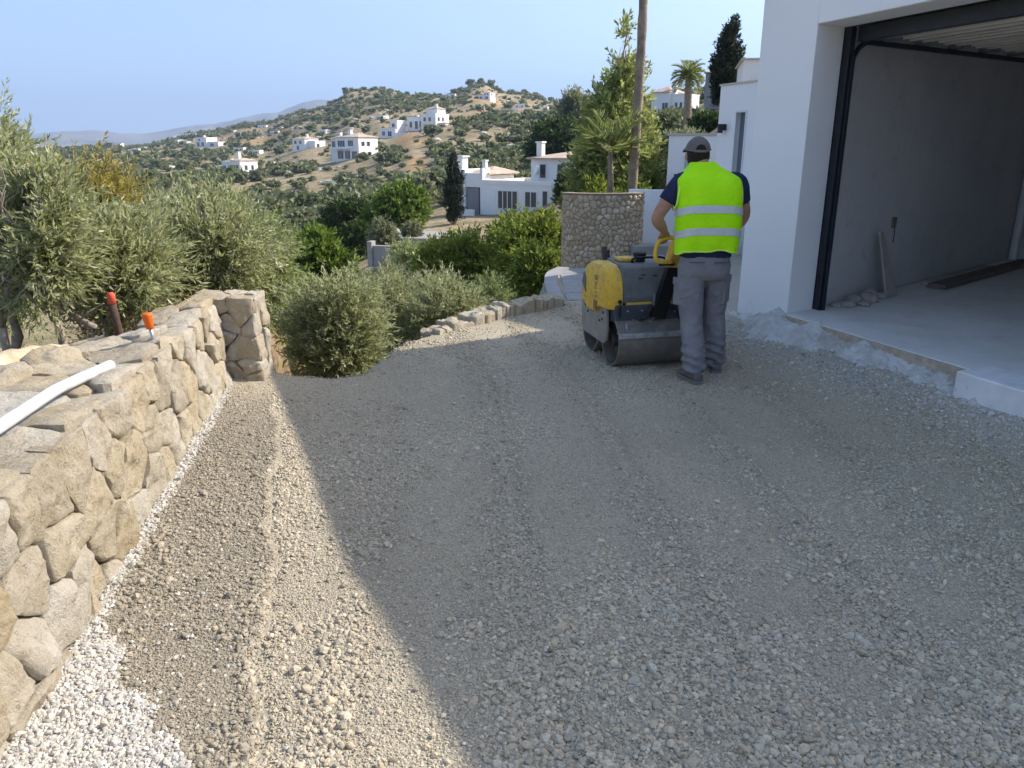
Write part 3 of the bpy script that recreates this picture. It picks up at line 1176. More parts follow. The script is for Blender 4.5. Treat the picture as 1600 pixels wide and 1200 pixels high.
def build_wall():
    w = empty('stone_wall', (-1.7, 3.2, 0), 0, 'long thick dry-looking wall of rough golden limestone along the left of the gravel', 'stone wall')
    org = np.array([-1.7, 3.2, 0])
    Y0, Y1 = .9, 5.22
    top = .66

    def put(name, V, F, mat, ang=38):
        me = mesh_list(name, np.asarray(V) - org, F)
        bm = bmesh.new()
        bm.from_mesh(me)
        bmesh.ops.recalc_face_normals(bm, faces=bm.faces)
        bm.to_mesh(me)
        bm.free()
        ob = link(name, me, mat, w)
        sharp_by_angle(me, ang)
        return ob

    topz = lambda y: top + .012 * np.sin(y * 3.7 + 1) + .03 * smooth01(4.4, 5.2, y)
    # core of mortar and hearting
    mb = MB()
    ys = np.linspace(Y0, Y1, 24)
    for a, b in zip(ys[:-1], ys[1:]):
        p = [(wall_front(a) - .06, a), (wall_front(b) - .06, b), (wall_front(b) - wall_thick(b) + .04, b), (wall_front(a) - wall_thick(a) + .04, a)]
        mb.prism(p, -.4, top - .02)
    o = mb.obj('mortar_core', M['mortar'], None)
    for v in o.data.vertices:
        v.co -= Vector(org)
    o.parent = w

    # front face: u = along the wall (Y), v = height; h = out towards the drive
    def face(u, v, h):
        u, v, h = map(np.asarray, (u, v, h))
        x = wall_front(u) + h - .05 * (v / .66)
        return np.stack([x + 0 * v, u + 0 * v, v + 0 * u], -1)
    i = 0
    for poly in cells(Y0, Y1, -.14, top + .01, .235, .20, .0030, .36, 11):
        i += 1
        rd = random.Random(i)
        c = np.mean(poly, 0)
        n = 34 if c[0] < 3.6 else 24
        V, F = stone_mesh(poly, face, .2, rd.uniform(.003, .026), n, (1, .992, .97, .88, .68, .42, .2), .009, i, .035, .022, 13)
        put('stone', V, F, M['limestone'])

    # top: u along, v back from the front edge, h up
    def capf(u, v, h):
        u, v, h = map(np.asarray, (u, v, h))
        vv = v * (wall_thick(u) / .62)
        x = wall_front(u) - .055 - vv
        return np.stack([x, u + 0 * v, topz(u) + .02 + h - .02 * (vv / .62) + 0 * v], -1)
    for poly in cells(Y0, Y1 - .02, .015, .62, .34, .25, .0022, .40, 23):
        i += 1
        rd = random.Random(i)
        V, F = stone_mesh(poly, capf, .08, rd.uniform(.004, .018), 28, (1, .99, .95, .8, .55, .28), .008, i, .07, .014, 9)
        put('stone', V, F, M['limestone'])
    # raised pale stones along the back edge
    for (yy, L) in ((2.55, .34), (2.95, .3), (3.32, .34), (3.72, .26)):
        i += 1
        x = wall_front(yy) - wall_thick(yy) - .02
        hx, hy = .12, L / 2

        def blk(u, v, h, x=x, yy=yy):
            return np.stack([x + np.asarray(v), yy + np.asarray(u), .68 + np.asarray(h)], -1)
        poly = [(-hy, -hx), (hy, -hx * .8), (hy * .9, hx), (-hy * .85, hx * .9)]
        V, F = stone_mesh(poly, blk, .2, .05, 20, (1, .95, .82, .6, .3), .014, i, .2, .03)
        put('stone', V, F, M['limestone'])

    # end pier, turned across the wall, its face towards the camera in shade
    mb = MB()
    X0, X1, YF, YB, PT = -2.26, -1.80, 5.22, 5.55, .695
    mb.box(X0 + .05, X1 - .05, YF + .05, YB - .05, -.9, PT - .04)
    o = mb.obj('mortar_core', M['mortar'], None)
    for v in o.data.vertices:
        v.co -= Vector(org)
    o.parent = w

    def pier(u, v, h):
        u, v, h = map(np.asarray, (u, v, h))
        return np.stack([u + .09 * (PT - v) * smooth01(-2.05, -1.75, u), YF - h + .02 * (v / PT) + 0 * u, v + 0 * u], -1)
    for poly in cells(X0 + .02, X1, -.16, PT, .085, .22, .0015, .42, 31):
        i += 1
        V, F = stone_mesh(poly, pier, .12, random.Random(i).uniform(.002, .022), 20, (1, .985, .94, .7, .35), .010, i, .06, .03, 9)
        put('stone', V, F, M['limestone'])

    def pier_r(u, v, h):
        u, v, h = map(np.asarray, (u, v, h))
        return np.stack([X1 + h - .01 + .05 * (PT - v), u + 0 * v, v + 0 * u], -1)
    for poly in cells(YF, YB, -.6, PT, .14, .20, .004, .36, 37):
        i += 1
        V, F = stone_mesh(poly, pier_r, .12, random.Random(i).uniform(.004, .018), 16, (1, .98, .92, .6, .3), .010, i, .08, .02, 8)
        put('stone', V, F, M['limestone'])

    def pier_t(u, v, h):
        u, v, h = map(np.asarray, (u, v, h))
        return np.stack([u + 0 * v, v + 0 * u, PT + h + 0 * u], -1)
    for poly in cells(X0, X1, YF, YB, .22, .19, .004, .3, 41):
        i += 1
        V, F = stone_mesh(poly, pier_t, .1, random.Random(i).uniform(.004, .014), 18, (1, .98, .92, .6, .3), .010, i, .08, .016, 8)
        put('stone', V, F, M['limestone'])
    print('wall stones', i)


build_wall()


def build_kerb():
    """low rough stone kerb on the valley side of the drive, and the pale concrete kerb beyond"""
    k = empty('stone_kerb', (0, 7.8, 0), 0, 'low kerb of rough golden stones along the outer edge of the driveway', 'kerb')
    org = np.array([0, 7.8, 0])
    line = [(-.78, 7.10), (-.55, 7.42), (-.30, 7.72), (-.05, 7.98), (.20, 8.22), (.50, 8.45)]
    pts = spline([(a, b, 0) for a, b in line], 61)
    cuts, kr = [0], random.Random(4)
    while cuts[-1] < 60:
        cuts.append(min(60, cuts[-1] + kr.choice((2, 3, 4, 5, 6, 8))))
    for j0, j1 in zip(cuts[:-1], cuts[1:]):
        j = j0 * .4
        a, b = np.array(pts[j0]), np.array(pts[j1])
        d = (b - a)
        L = np.linalg.norm(d)
        d /= L
        nrm = np.array([-d[1], d[0], 0])
        hgt = np.interp(j, [0, 4, 11, 23], [.02, .05, .10, .12]) + kr.uniform(-.010, .008)
        mid = (a + b) / 2

        def fn(u, v, h, mid=mid, d=d, nrm=nrm, hgt=hgt):
            u, v, h = map(np.asarray, (u, v, h))
            return mid + d * u[..., None] + nrm * v[..., None] + np.array([0, 0, 1]) * (hgt + h)[..., None]
        jr = kr
        poly = [(-L / 2 + .001, -.11 + jr.uniform(-.012, .008)), (L / 2 - .001, -.11 + jr.uniform(-.012, .008)), (L / 2 - .001, .13), (-L / 2 + .001, .13)]
        V, F = stone_mesh(poly, fn, hgt + .3, .012, 26, (1, .98, .9, .7, .4), .014, 300 + j0, .07, .034, 6)
        me = mesh_list('stone', V - org, F)
        link('stone', me, M['limestone'], k)
        sharp_by_angle(me, 45)
    c = empty('concrete_kerb', (.5, 9.5, 0), 0, 'pale rendered kerb curving up to the round stone wall', 'kerb')
    mb = MB()
    path = spline([(.50, 8.50, 0), (.50, 9.1, 0), (.50, 9.8, 0), (.56, 10.5, 0), (.74, 11.0, 0)], 14)
    for j in range(13):
        a, b = path[j], path[j + 1]
        d = unit(b - a)
        n = np.array([-d[1], d[0], 0]) * .085
        mb.prism([tuple((a - n)[:2]), tuple((b - n)[:2]), tuple((b + n)[:2]), tuple((a + n)[:2])], -.6, .05)
    o = mb.obj('kerb_body', M['pale_concrete'], None)
    for v in o.data.vertices:
        v.co -= Vector((.5, 9.5, 0))
    o.parent = c
    s = empty('concrete_steps', (.95, 9.6, 0), 0, 'shallow pale concrete slabs beside the kerb leading to the round stone wall', 'steps')
    for j in range(5):
        y0 = 8.75 + j * .48
        mb = MB().box(-.32 + .01 * j, .55 + .12 * j, y0 - 9.6, y0 - 9.6 + .46, -.1, .008 + .002 * j)
        mb.obj('slab', M['pale_concrete'], s, bevel=.01)


build_kerb()


def build_round_wall():
    w = empty('round_stone_wall', (1.36, 11.75, 0), 0, 'curved retaining wall of small rounded stones in mortar beyond the roller', 'stone wall')
    cx, cy, rad, H = 1.36, 11.75, .60, 1.03
    FL = .55
    A0, A1 = R(172), R(372)      # open to the rear

    mb = MB()
    n = 40
    inner, outer = [], []
    for i in range(n + 1):
        a = A0 + (A1 - A0) * i / n
        outer.append((math.cos(a) * rad, math.sin(a) * rad * FL))
        inner.append((math.cos(a) * (rad - .14), math.sin(a) * (rad * FL - .14)))
    for i in range(n):
        mb.prism([outer[i], outer[i + 1], inner[i + 1], inner[i]], -.8, H)
    mb.obj('mortar_core', M['lime_mortar'], w)
    mb = MB()
    for i in range(n):
        f = 1.03
        mb.prism([(outer[i][0] * f, outer[i][1] * f), (outer[i + 1][0] * f, outer[i + 1][1] * f), (inner[i + 1][0] * .95, inner[i + 1][1] * .95),
                  (inner[i][0] * .95, inner[i][1] * .95)], H + .001, H + .018)
    mb.obj('coping', M['lime_mortar'], w)
    mb = MB()
    mb.prism([(p[0] * .99, p[1] * .99) for p in inner], -.3, H - .12)
    mb.obj('soil_fill', M['garden_soil'], w)

    def fn(u, v, h):
        u, v, h = map(np.asarray, (u, v, h))
        a = A0 + u / rad
        return np.stack([np.cos(a) * (rad + h), np.sin(a) * (rad * FL + h), v + 0 * u], -1)
    i = 0
    for poly in cells(0, rad * (A1 - A0), -.05, H - .01, .085, .085, .004, .42, 5):
        i += 1
        V, F = stone_mesh(poly, fn, .03, .012, 12, (1, .88, .5), .004, i, .16, .008)
        me = mesh_list('stone', V, F)
        link('stone', me, M['round_stone'], w, smooth=True)
    print('round wall stones', i)


build_round_wall()


# ================================================================== THE HOUSE WITH THE GARAGE
def shift(ob, off):
    for v in ob.data.vertices:
        v.co -= Vector(off)
    return ob


def build_house():
    HO = (2.17, 7.28, 0)
    h = empty('white_house', HO, 0, 'modern white rendered house with open unfinished garage on the right', 'house')

    def part(name, mb, mat, bevel=0, parent=None, **kw):
        o = mb.obj(name, mat, None, bevel=bevel, **kw)
        shift(o, HO)
        o.parent = parent or h
        return o
    f = lambda s, w: tuple(Fp(s, w))
    T = .35
    OP0, OP1 = .705, 5.1
    LZ, FZ, SL = 2.62, 3.1, .30
    # front wall: pillar, far pillar, lintel
    mb = MB()
    mb.prism([f(0, 0), f(OP0, 0), f(OP0, T), f(0, T)][::-1], -.5, FZ)
    part('wall', mb, M['render'], .008)
    mb = MB()
    mb.prism([f(OP1, 0), f(6.2, 0), f(6.2, T), f(OP1, T)][::-1], -.5, FZ)
    part('wall', mb, M['render'], .008)
    mb = MB()
    mb.prism([f(OP0 + .002, 0), f(OP1 - .002, 0), f(OP1 - .002, T), f(OP0 + .002, T)][::-1], LZ, FZ)
    part('lintel', mb, M['render'], .008)
    # return wall at the far corner, garage side walls, back wall
    NWd = np.array([.76, .65])
    i0 = Fp(OP0 - .02, T + .002)
    i1 = i0 + NWd * 5.05
    bdir = np.array([.70, -.71])
    i2 = i1 + bdir * 5
    mb = MB()
    n = np.array([-.65, .76]) * .2
    mb.prism([tuple(i0), tuple(i1), tuple(i1 + n), tuple(i0 + n)], -.3, 3.05)
    part('garage_side_wall', mb, M['plaster'])
    mb = MB()
    n2 = np.array([.71, .70]) * .2
    mb.prism([tuple(i1), tuple(i2), tuple(i2 + n2), tuple(i1 + n2)], -.3, 3.05)
    part('garage_back_wall', mb, M['plaster'])
    mb = MB()
    j0, j1 = Fp(OP1 + .3, T + .002), i2
    n3 = np.array([.9, .3]) * .2
    mb.prism([tuple(j0), tuple(j0 + n3), tuple(j1 + n3), tuple(j1)], -.3, 3.05)
    part('garage_side_wall', mb, M['plaster'])
    mb = MB()
    mb.prism([tuple(i0), tuple(j0), tuple(i2), tuple(i1)], 2.86, 3.04)
    part('garage_ceiling', mb, M['plaster'])
    # floor slab with its bare edge
    mb = MB()
    a, b = Fp(OP0 + .002, -.03), Fp(OP1 - .002, -.03)
    mb.prism([tuple(a), tuple(b), tuple(Fp(OP1 - .002, T + .01)), tuple(i2), tuple(i1), tuple(Fp(OP0 + .002, T + .01))], -.3, SL)
    part('garage_floor', mb, M['slab'], .006)
    mb = MB()
    mb.prism([f(OP0 + .03, -.032), f(2.55, -.032), f(2.55, -.062), f(OP0 + .03, -.062)], SL - .10, SL - .008)
    part('sill_board', mb, M['timber'], .003)
    # roof and an unseen mass above, shaped to cast the drive's shadow edges
    up = [tuple(C0), (4.70, 8.63), (3.32, 10.3), (3.75, 10.6), (5.4, 12.2), (9.6, 12.6), (12.6, 8.5), (11.7, 5.9), (5.02, 1.6), (4.21, 3.21)]
    mb = MB()
    mb.prism([(p[0], p[1]) for p in up][::-1], FZ + .002, 3.6)
    part('unseen_upper_mass', mb, M['render'])
    mb = MB()
    mb.prism([f(0, .0), f(6.2, .0), f(6.2, 3), f(0, 2.6)][::-1], FZ - .05 + .001, FZ + .0015)
    part('roof', mb, M['render'])
    mb = MB()
    mb.prism([(4.68, 8.66), (3.34, 10.27), (3.77, 10.57), (5.3, 9.4)][::-1], -.4, FZ)
    part('hidden_shade_block', mb, M['render'])  # added block out of view, placed to extend the shade over the drive
    mb = MB()
    q = np.array([.883, .469])
    c1 = C0 + q * 1.5
    nn = np.array([.469, -.883]) * .25
    st = C0 + q * .36
    mb.prism([tuple(st), tuple(c1), tuple(c1 + nn), tuple(st + nn)][::-1], -.5, FZ)
    part('wall', mb, M['render'])
    # rear wing with the slit window and wall lamp
    B0 = np.array([3.46, 13.6])
    g = lambda s, w: tuple(B0 + s * E + w * NI)
    H2 = 2.65
    W0, W1, WZ0, WZ1 = .50, .74, .60, 2.22
    for (s0, s1, z0, z1) in ((0, W0, -.5, H2), (W1, 4.1, -.5, H2), (W0, W1, -.5, WZ0), (W0, W1, WZ1, H2)):
        mb = MB()
        e = .0005 if s0 == W0 else 0
        mb.prism([g(s0 + e, e), g(s1 - e, e), g(s1 - e, .3), g(s0 + e, .3)][::-1], z0, z1)
        part('rear_wing_wall', mb, M['render'])
    mb = MB()
    mb.prism([g(0, .302), g(.0, 5), g(.25, 5), g(.25, .302)], -.5, H2)
    part('rear_wing_wall', mb, M['render'])
    mb = MB()
    mb.prism([g(.0, .302), g(4.1, .302), g(4.1, 5), g(.0, 5)][::-1], H2 - .2, H2 - .003)
    part('rear_wing_roof', mb, M['roof_flat'])
    mb = MB()
    mb.prism([g(W0, .10), g(W1, .10), g(W1, .14), g(W0, .14)][::-1], WZ0, WZ1)
    wn_ = part('window', mb, M['glass_grey'])
    mb = MB()
    mb.prism([g(W0 - .03, -.012), g(W0, -.012), g(W0, .02), g(W0 - .03, .02)][::-1], WZ0 - .03, WZ1 + .03)
    mb.prism([g(W1, -.012), g(W1 + .03, -.012), g(W1 + .03, .02), g(W1, .02)][::-1], WZ0 - .03, WZ1 + .03)
    mb.prism([g(W0, -.012), g(W1, -.012), g(W1, .02), g(W0, .02)][::-1], WZ1, WZ1 + .03)
    mb.prism([g(W0 - .06, -.05), g(W1 + .06, -.05), g(W1 + .06, .02), g(W0 - .06, .02)][::-1], WZ0 - .07, WZ0 - .03)
    o = part('frame', mb, M['frame_white'], 0, wn_)
    # wall lamp
    lp = np.array([*g(.22, -.02), 2.0])
    mb = MB()
    mb.tube([lp + (0, 0, -.05), lp + (0, 0, .05)], .03, 10)
    mb.tube([lp, lp + np.array([-.07, -.02, .02])], .012, 8)
    mb.tube([lp + np.array([-.08, -.02, -.09]), lp + np.array([-.08, -.02, .05])], .045, 12)
    part('wall_lamp', mb, M['steel_dark'])
    # coping on the rear wing
    mb = MB()
    mb.prism([g(-.02, -.02), g(4.1, -.02), g(4.1, .16), g(-.02, .16)][::-1], H2 + .001, H2 + .03)
    part('coping', mb, M['roof_flat'])

    # garage door frame, tracks and the raised sectional door
    mb = MB()
    mb.prism([f(OP0 - .03, T + .004), f(OP0 + .075, T + .004), f(OP0 + .075, T + .07), f(OP0 - .03, T + .07)][::-1], SL + .001, LZ - .001)
    mb.prism([f(OP0 + .076, T + .03), f(OP0 + .10, T + .03), f(OP0 + .10, T + .07), f(OP0 + .076, T + .07)][::-1], SL + .001, LZ - .22)
    part('door_jamb', mb, M['steel_dark'], .004)
    mb = MB()
    mb.prism([f(OP0 - .03, T + .004), f(OP1 + .03, T + .004), f(OP1 + .03, T + .06), f(OP0 - .03, T + .06)][::-1], LZ, LZ + .2)
    mb.prism([f(OP0 + .11, T + .05), f(OP1 - .11, T + .05), f(OP1 - .11, T + .12), f(OP0 + .11, T + .12)][::-1], LZ - .115, LZ - .001)
    part('header_track', mb, M['steel_dark'], .004)
    mb = MB()
    for sz in (LZ + .09,):
        p = [Fp(OP0 + .2, T + .16), Fp(OP1 - .2, T + .16)]
        mb.tube([(*p[0], sz - .10), (*p[1], sz - .10)], .045, 12)
    part('spring_shaft', mb, M['steel_dark'])
    door = empty('garage_door', (0, 0, 0))
    door.parent = h
    for j in range(5):
        w0 = T + .42 + j * .53
        mb = MB()
        z0 = LZ - .05 + .004 * j
        mb.prism([f(OP0 + .12, w0), f(OP1 - .12, w0), f(OP1 - .12, w0 + .51), f(OP0 + .12, w0 + .51)][::-1], z0, z0 + .04)
        for rr in (.0, .16, .33):
            mb.prism([f(OP0 + .12, w0 + rr), f(OP1 - .12, w0 + rr), f(OP1 - .12, w0 + rr + .035), f(OP0 + .12, w0 + rr + .035)][::-1], z0 - .018, z0 - .0005)
        part('door_section', mb, M['door_panel'], .004, door)
        # roller brackets at the section joints
        mb = MB()
        mb.prism([f(OP0 + .02, w0 + .02), f(OP0 + .20, w0 + .02), f(OP0 + .20, w0 + .13), f(OP0 + .02, w0 + .13)][::-1], z0 - .035, z0 - .008)
        part('hinge_bracket', mb, M['galvanised'], 0, door)
    # horizontal track with its curve
    tr = []
    for a in np.linspace(0, 90, 9):
        aa = R(a)
        tr.append((*Fp(OP0 + .055, T + .07 + .22 * (1 - math.cos(aa))), LZ - .32 + .22 * math.sin(aa)))
    tr.append((*Fp(OP0 + .055, T + 3.0), LZ - .10))
    mb = MB()
    mb.tube(tr, [(.022, .03)] * len(tr), 4)
    part('door_track', mb, M['steel_dark'])
    # pale corner bead in the far corner
    mb = MB()
    p = i1 - NWd * .10
    mb.tube([(p[0] + .02, p[1] - .06, SL), (p[0] + .02, p[1] - .06, 2.8)], .05, 8)
    part('corner_pipe', mb, M['frame_white'])
    return i0, NWd


GI0, GNW = build_house()


def build_apron():
    """rough mortar and rubble bank at the foot of the garage front"""
    ns, nw = 200, 60
    V = []
    for i in range(ns):
        s = -.15 + i / (ns - 1) * 3.0
        for j in range(nw):
            w = -.62 * j / (nw - 1)
            p = Fp(s, w)
            top = np.interp(s, [-.15, .0, .35, .62, .75, 2.0, 2.85], [.06, .08, .16, .25, .22, .17, .13])
            t = j / (nw - 1)
            wid = np.interp(s, [-.15, 0, .6, 1.2, 2.2, 2.85], [.35, .45, .95, .8, .75, .8])
            z = top * (1 - smooth01(.05, wid, t)) + .0
            V.append((p[0], p[1], z))
    V = np.array(V)
    nz = fbm(V * np.array([9, 9, 1]), 4)
    gz = drive_z(V[:, 0], V[:, 1])
    lump = np.maximum(nz, -.2) * .05 + np.abs(fbm(V * np.array([22, 22, 1]) + 7, 3)) * .045 + fbm(V * np.array([70, 70, 1]) + 1, 2) * .010
    edge = fbm(V * np.array([5, 5, 1]) + 3, 3) * .04
    V[:, 2] = V[:, 2] + lump * np.clip(V[:, 2] / .06, 0, 1) + edge * np.clip(V[:, 2] / .1, 0, 1)
    t = np.tile(np.linspace(0, 1, nw), ns)
    V[:, 2] = np.where(V[:, 2] < .035, gz - .03, np.maximum(V[:, 2], gz * .55 + .0) + gz * .35)
    idx = np.arange(ns * nw).reshape(ns, nw)
    F = np.stack([idx[:-1, :-1], idx[1:, :-1], idx[1:, 1:], idx[:-1, 1:]], -1).reshape(-1, 4)
    o = link('mortar_bank', mesh_np('mortar_bank', V, F), M['rough_concrete'], smooth=True)
    tag(o, kind='structure')


build_apron()


def small_things_house():
    # whitewashed concrete block beside the garage step
    b = empty('concrete_block', (*Fp(2.62, -.02), 0), math.atan2(E[1], E[0]), 'whitewashed concrete block at the right end of the garage step', 'concrete block')
    MB().box(0, 2.2, -.20, .12, -.1, .325).obj('block_body', M['white_block'], b, bevel=.012, seg=3)
    # things along the inside wall
    d = GNW
    nrm = np.array([d[1], -d[0]])

    def gp(t, o, z):
        p = GI0 + d * t + nrm * o
        return (p[0], p[1], z)
    SL = .30
    # leaning board
    p = gp(1.15, .04, SL)
    b = empty('leaning_board', p, 0, 'narrow offcut board leaning against the bare garage wall', 'board')
    mb = MB()
    a0 = np.array([*(d * -.13 + nrm * .16), .004])
    a1 = np.array([*(d * .10 + nrm * .16), .004])
    t0 = np.array([*(d * -.17 + nrm * .03), .62])
    t1 = np.array([*(d * -.10 + nrm * .03), .62])
    mb.extrude([a0, a1, t1, t0], (*(nrm * .02), 0), 1)
    mb.obj('board_panel', M['board'], b)
    # rubble heap of lumps
    heap = [(.35, .16, .10, .05), (.55, .12, .11, .07), (.72, .18, .12, .09), (.86, .12, .10, .10), (.50, .25, .07, .035), (1.0, .16, .09, .06), (.28, .10, .07, .04)]
    for n_, (t, o_, r_, hh) in enumerate(heap):
        def blob(u, v, h, t=t, o_=o_):
            q = GI0 + d * t + nrm * o_
            return np.stack([q[0] + np.asarray(u), q[1] + np.asarray(v), SL + np.asarray(h) + 0 * np.asarray(u)], -1)
        a = np.linspace(0, 2 * math.pi, 7)[:-1] + n_
        poly = [(math.cos(x) * r_ * (1 + .25 * math.sin(3 * x)), math.sin(x) * r_ * .8) for x in a]
        V, F = stone_mesh(poly, blob, .0, hh, 16, (1, .9, .7, .4), .01, 700 + n_, .2, .02)
        me = mesh_list('rubble_lump', V - np.array(gp(t, o_, SL)), F)
        o = link('rubble_lump', me, M['rubble'], smooth=True)
        o.location = gp(t, o_, SL + .004)
        tag(o, 'lump of broken plaster in the small heap at the foot of the garage wall', 'rubble', 'lumps of rubble inside the garage')
    # long plank on the floor
    p = gp(3.4, .32, SL)
    b = empty('floor_plank', p, math.atan2(d[1], d[0]), 'long dusty plank lying on the floor along the garage wall', 'plank')
    MB().box(-1.5, 1.3, -.09, .09, .004, .05).obj('plank_body', M['plank_dark'], b, bevel=.004)
    p = gp(2.9, .18, SL)
    b = empty('floor_plank', p, math.atan2(d[1], d[0]) + .03, 'short pale plank lying between the long plank and the garage wall', 'plank')
    MB().box(-.9, .9, -.06, .06, .004, .045).obj('plank_body', M['board'], b, bevel=.004)
    # socket box with a wire on the wall
    p = gp(1.42, .004, .98)
    b = empty('junction_box', p, math.atan2(d[1], d[0]), 'small wall box with a hanging wire on the bare garage wall', 'junction box')
    MB().box(-.035, .035, -.02, .0, -.05, .05).obj('box_body', M['plank_dark'], b, bevel=.004)
    MB().tube([(0, -.02, -.05), (-.01, -.03, -.12), (.0, -.025, -.2)], .004, 6).obj('wire', M['black'], b)


small_things_house()


# ================================================================== WHITE WALLS AND SMALL BUILDINGS BEHIND THE MAN
def build_behind():
    # curved white garden wall
    w = empty('white_garden_wall', (2.35, 12.6, 0), 0, 'curved white rendered garden wall beside the round stone wall', 'garden wall')
    mb = MB()
    pts = []
    for a in np.linspace(R(200), R(300), 16):
        pts.append((math.cos(a) * .50 - .02, math.sin(a) * .45 + .15))
    pts += [(1.2, -.10), (1.9, .4)]
    for a, b in zip(pts[:-1], pts[1:]):
        d = unit(np.array(b) - np.array(a))
        n = np.array([-d[1], d[0]]) * .16
        mb.prism([a, b, (b[0] + n[0], b[1] + n[1]), (a[0] + n[0], a[1] + n[1])], -.4, 1.05)
    mb.obj('wall_body', M['render'], w)
    b = empty('concrete_plinth', (2.05, 11.55, 0), .2, 'low raw concrete plinth in front of the curved white wall', 'plinth')
    MB().box(-.30, .9, -.15, .2, -.2, .30).obj('plinth_body', M['grey_concrete'], b, bevel=.015)
    # lower white building past the rear wing
    p = at(1088, 225, 17.5)
    h = empty('white_outbuilding', (p.x - .45, 17.5, 0), R(-18), 'low flat white building seen past the capped man, with pale shutter', 'building')
    MB().box(-.15, 3.0, 0, 3, -.5, 1.92).obj('wall', M['render'], h)
    MB().box(-.18, 3.03, -.03, 3.03, 1.922, 1.97).obj('roof', M['roof_flat'], h)
    MB().box(.22, .62, -.03, .02, .9, 1.55).obj('shutter', simple('pale_green_shutter', (.42, .47, .44), .7), h)
    MB().tube([(.06, -.06, .95), (.06, -.06, 1.12)], .05, 10).obj('wall_lamp', M['steel_dark'], h)
    # white box room high behind the rear wing
    p = at(1174, 130, 30)
    h = empty('white_roof_room', (p.x, 30, p.z - 3), R(-12), 'white box-like upper room with thin dark eaves rising behind the cypress', 'building')
    MB().box(-.36, 2.2, -.5, 3, 0, 3.75).obj('wall', M['villa_white'], h)
    MB().box(-.45, 2.3, -.6, 3.1, 3.752, 3.80).obj('roof', M['roof_flat'], h)
    MB().box(-.05, .25, -.53, -.495, 3.0, 3.3).obj('window', M['frame_white'], h)


build_behind()


# ================================================================== VILLAS ACROSS THE VALLEY
def villa(name, label, px, r, yaw, blocks, wins, roofs, chims, scale=1.0, row=None, group=None, mat='villa_white', extra=None):
    """blocks (x0,x1,y0,y1,z0,z1); wins (face,x0,x1,z0,z1,y) on front 'f' or right 'r'; roofs (x0,x1,y0,y1,z,h)"""
    k = (px - 800) / 1200 / 1.047
    Y = r / math.sqrt(1 + k * k)
    X = k * Y
    z = ztp(X, Y) if row is None else CAM_Z + slope(row) * Y
    h = empty(name, (X, Y, z), yaw, label, 'house', group)
    h.scale = (scale,) * 3
    for (x0, x1, y0, y1, z0, z1) in blocks:
        MB().box(x0, x1, y0, y1, z0 - (3 if z0 == 0 else 0), z1).obj('wall', M[mat], h)
    for (fc, a, b, z0, z1, y) in wins:
        if fc == 'f':
            o = MB().box(a - .08, b + .08, y - .06, y + .05, z0 - .08, z1 + .08).obj('window', M['frame_white'], h)
            MB().box(a, b, y - .075, y - .02, z0, z1).obj('pane', M['glass_dark'], o)
            if b - a > .9:
                mb = MB()
                for q in range(1, 3 if b - a < 1.6 else 4):
                    xm = a + (b - a) * q / (2 if b - a < 1.6 else 4)
                    if xm < b - .05:
                        mb.box(xm - .035, xm + .035, y - .095, y - .076, z0, z1)
                mb.obj('mullion', M['frame_white'], o)
        else:
            o = MB().box(y - .05, y + .06, a - .08, b + .08, z0 - .08, z1 + .08).obj('window', M['frame_white'], h)
            MB().box(y + .02, y + .075, a, b, z0, z1).obj('pane', M['glass_dark'], o)
    for (x0, x1, y0, y1, z0, hh, kind) in roofs:
        if kind == 'tile':
            e = .3
            cxm, cym = (x0 + x1) / 2, (y0 + y1) / 2
            V = [(x0 - e, y0 - e, z0), (x1 + e, y0 - e, z0), (x1 + e, y1 + e, z0), (x0 - e, y1 + e, z0)]
            rl = max(0, (x1 - x0) - (y1 - y0)) / 2
            V += [(cxm - rl - .1, cym, z0 + hh), (cxm + rl + .1, cym, z0 + hh)]
            V += [(v[0], v[1], z0 - .12) for v in V[:4]]
            mb = MB().add(V, [(0, 1, 5, 4), (1, 2, 5), (2, 3, 4, 5), (3, 0, 4), (6, 7, 1, 0), (7, 8, 2, 1), (8, 9, 3, 2), (9, 6, 0, 3), (9, 8, 7, 6)])
            mb.obj('roof', M['roof_tiles'], h)
        else:
            mb = MB().box(x0 + .25, x1 - .25, y0 + .25, y1 - .25, z0 - .05, z0 + .02)
            mb.obj('roof', M['roof_flat'], h)
            mb = MB()
            mb.box(x0 - .05, x1 + .05, y0 - .05, y0 + .2, z0 + .003, z0 + hh)
            mb.box(x0 - .05, x1 + .05, y1 - .2, y1 + .05, z0 + .003, z0 + hh)
            mb.box(x0 - .05, x0 + .2, y0 + .2, y1 - .2, z0 + .003, z0 + hh)
            mb.box(x1 - .2, x1 + .05, y0 + .2, y1 - .2, z0 + .003, z0 + hh)
            mb.obj('parapet', M[mat], h)
    for (x, y, z0, z1, s) in chims:
        mb = MB().box(x - s, x + s, y - s, y + s, z0, z1).box(x - s * 1.3, x + s * 1.3, y - s * 1.3, y + s * 1.3, z1 + .001, z1 + .12)
        mb.obj('chimney', M[mat], h)
    if extra:
        extra(h)
    return h


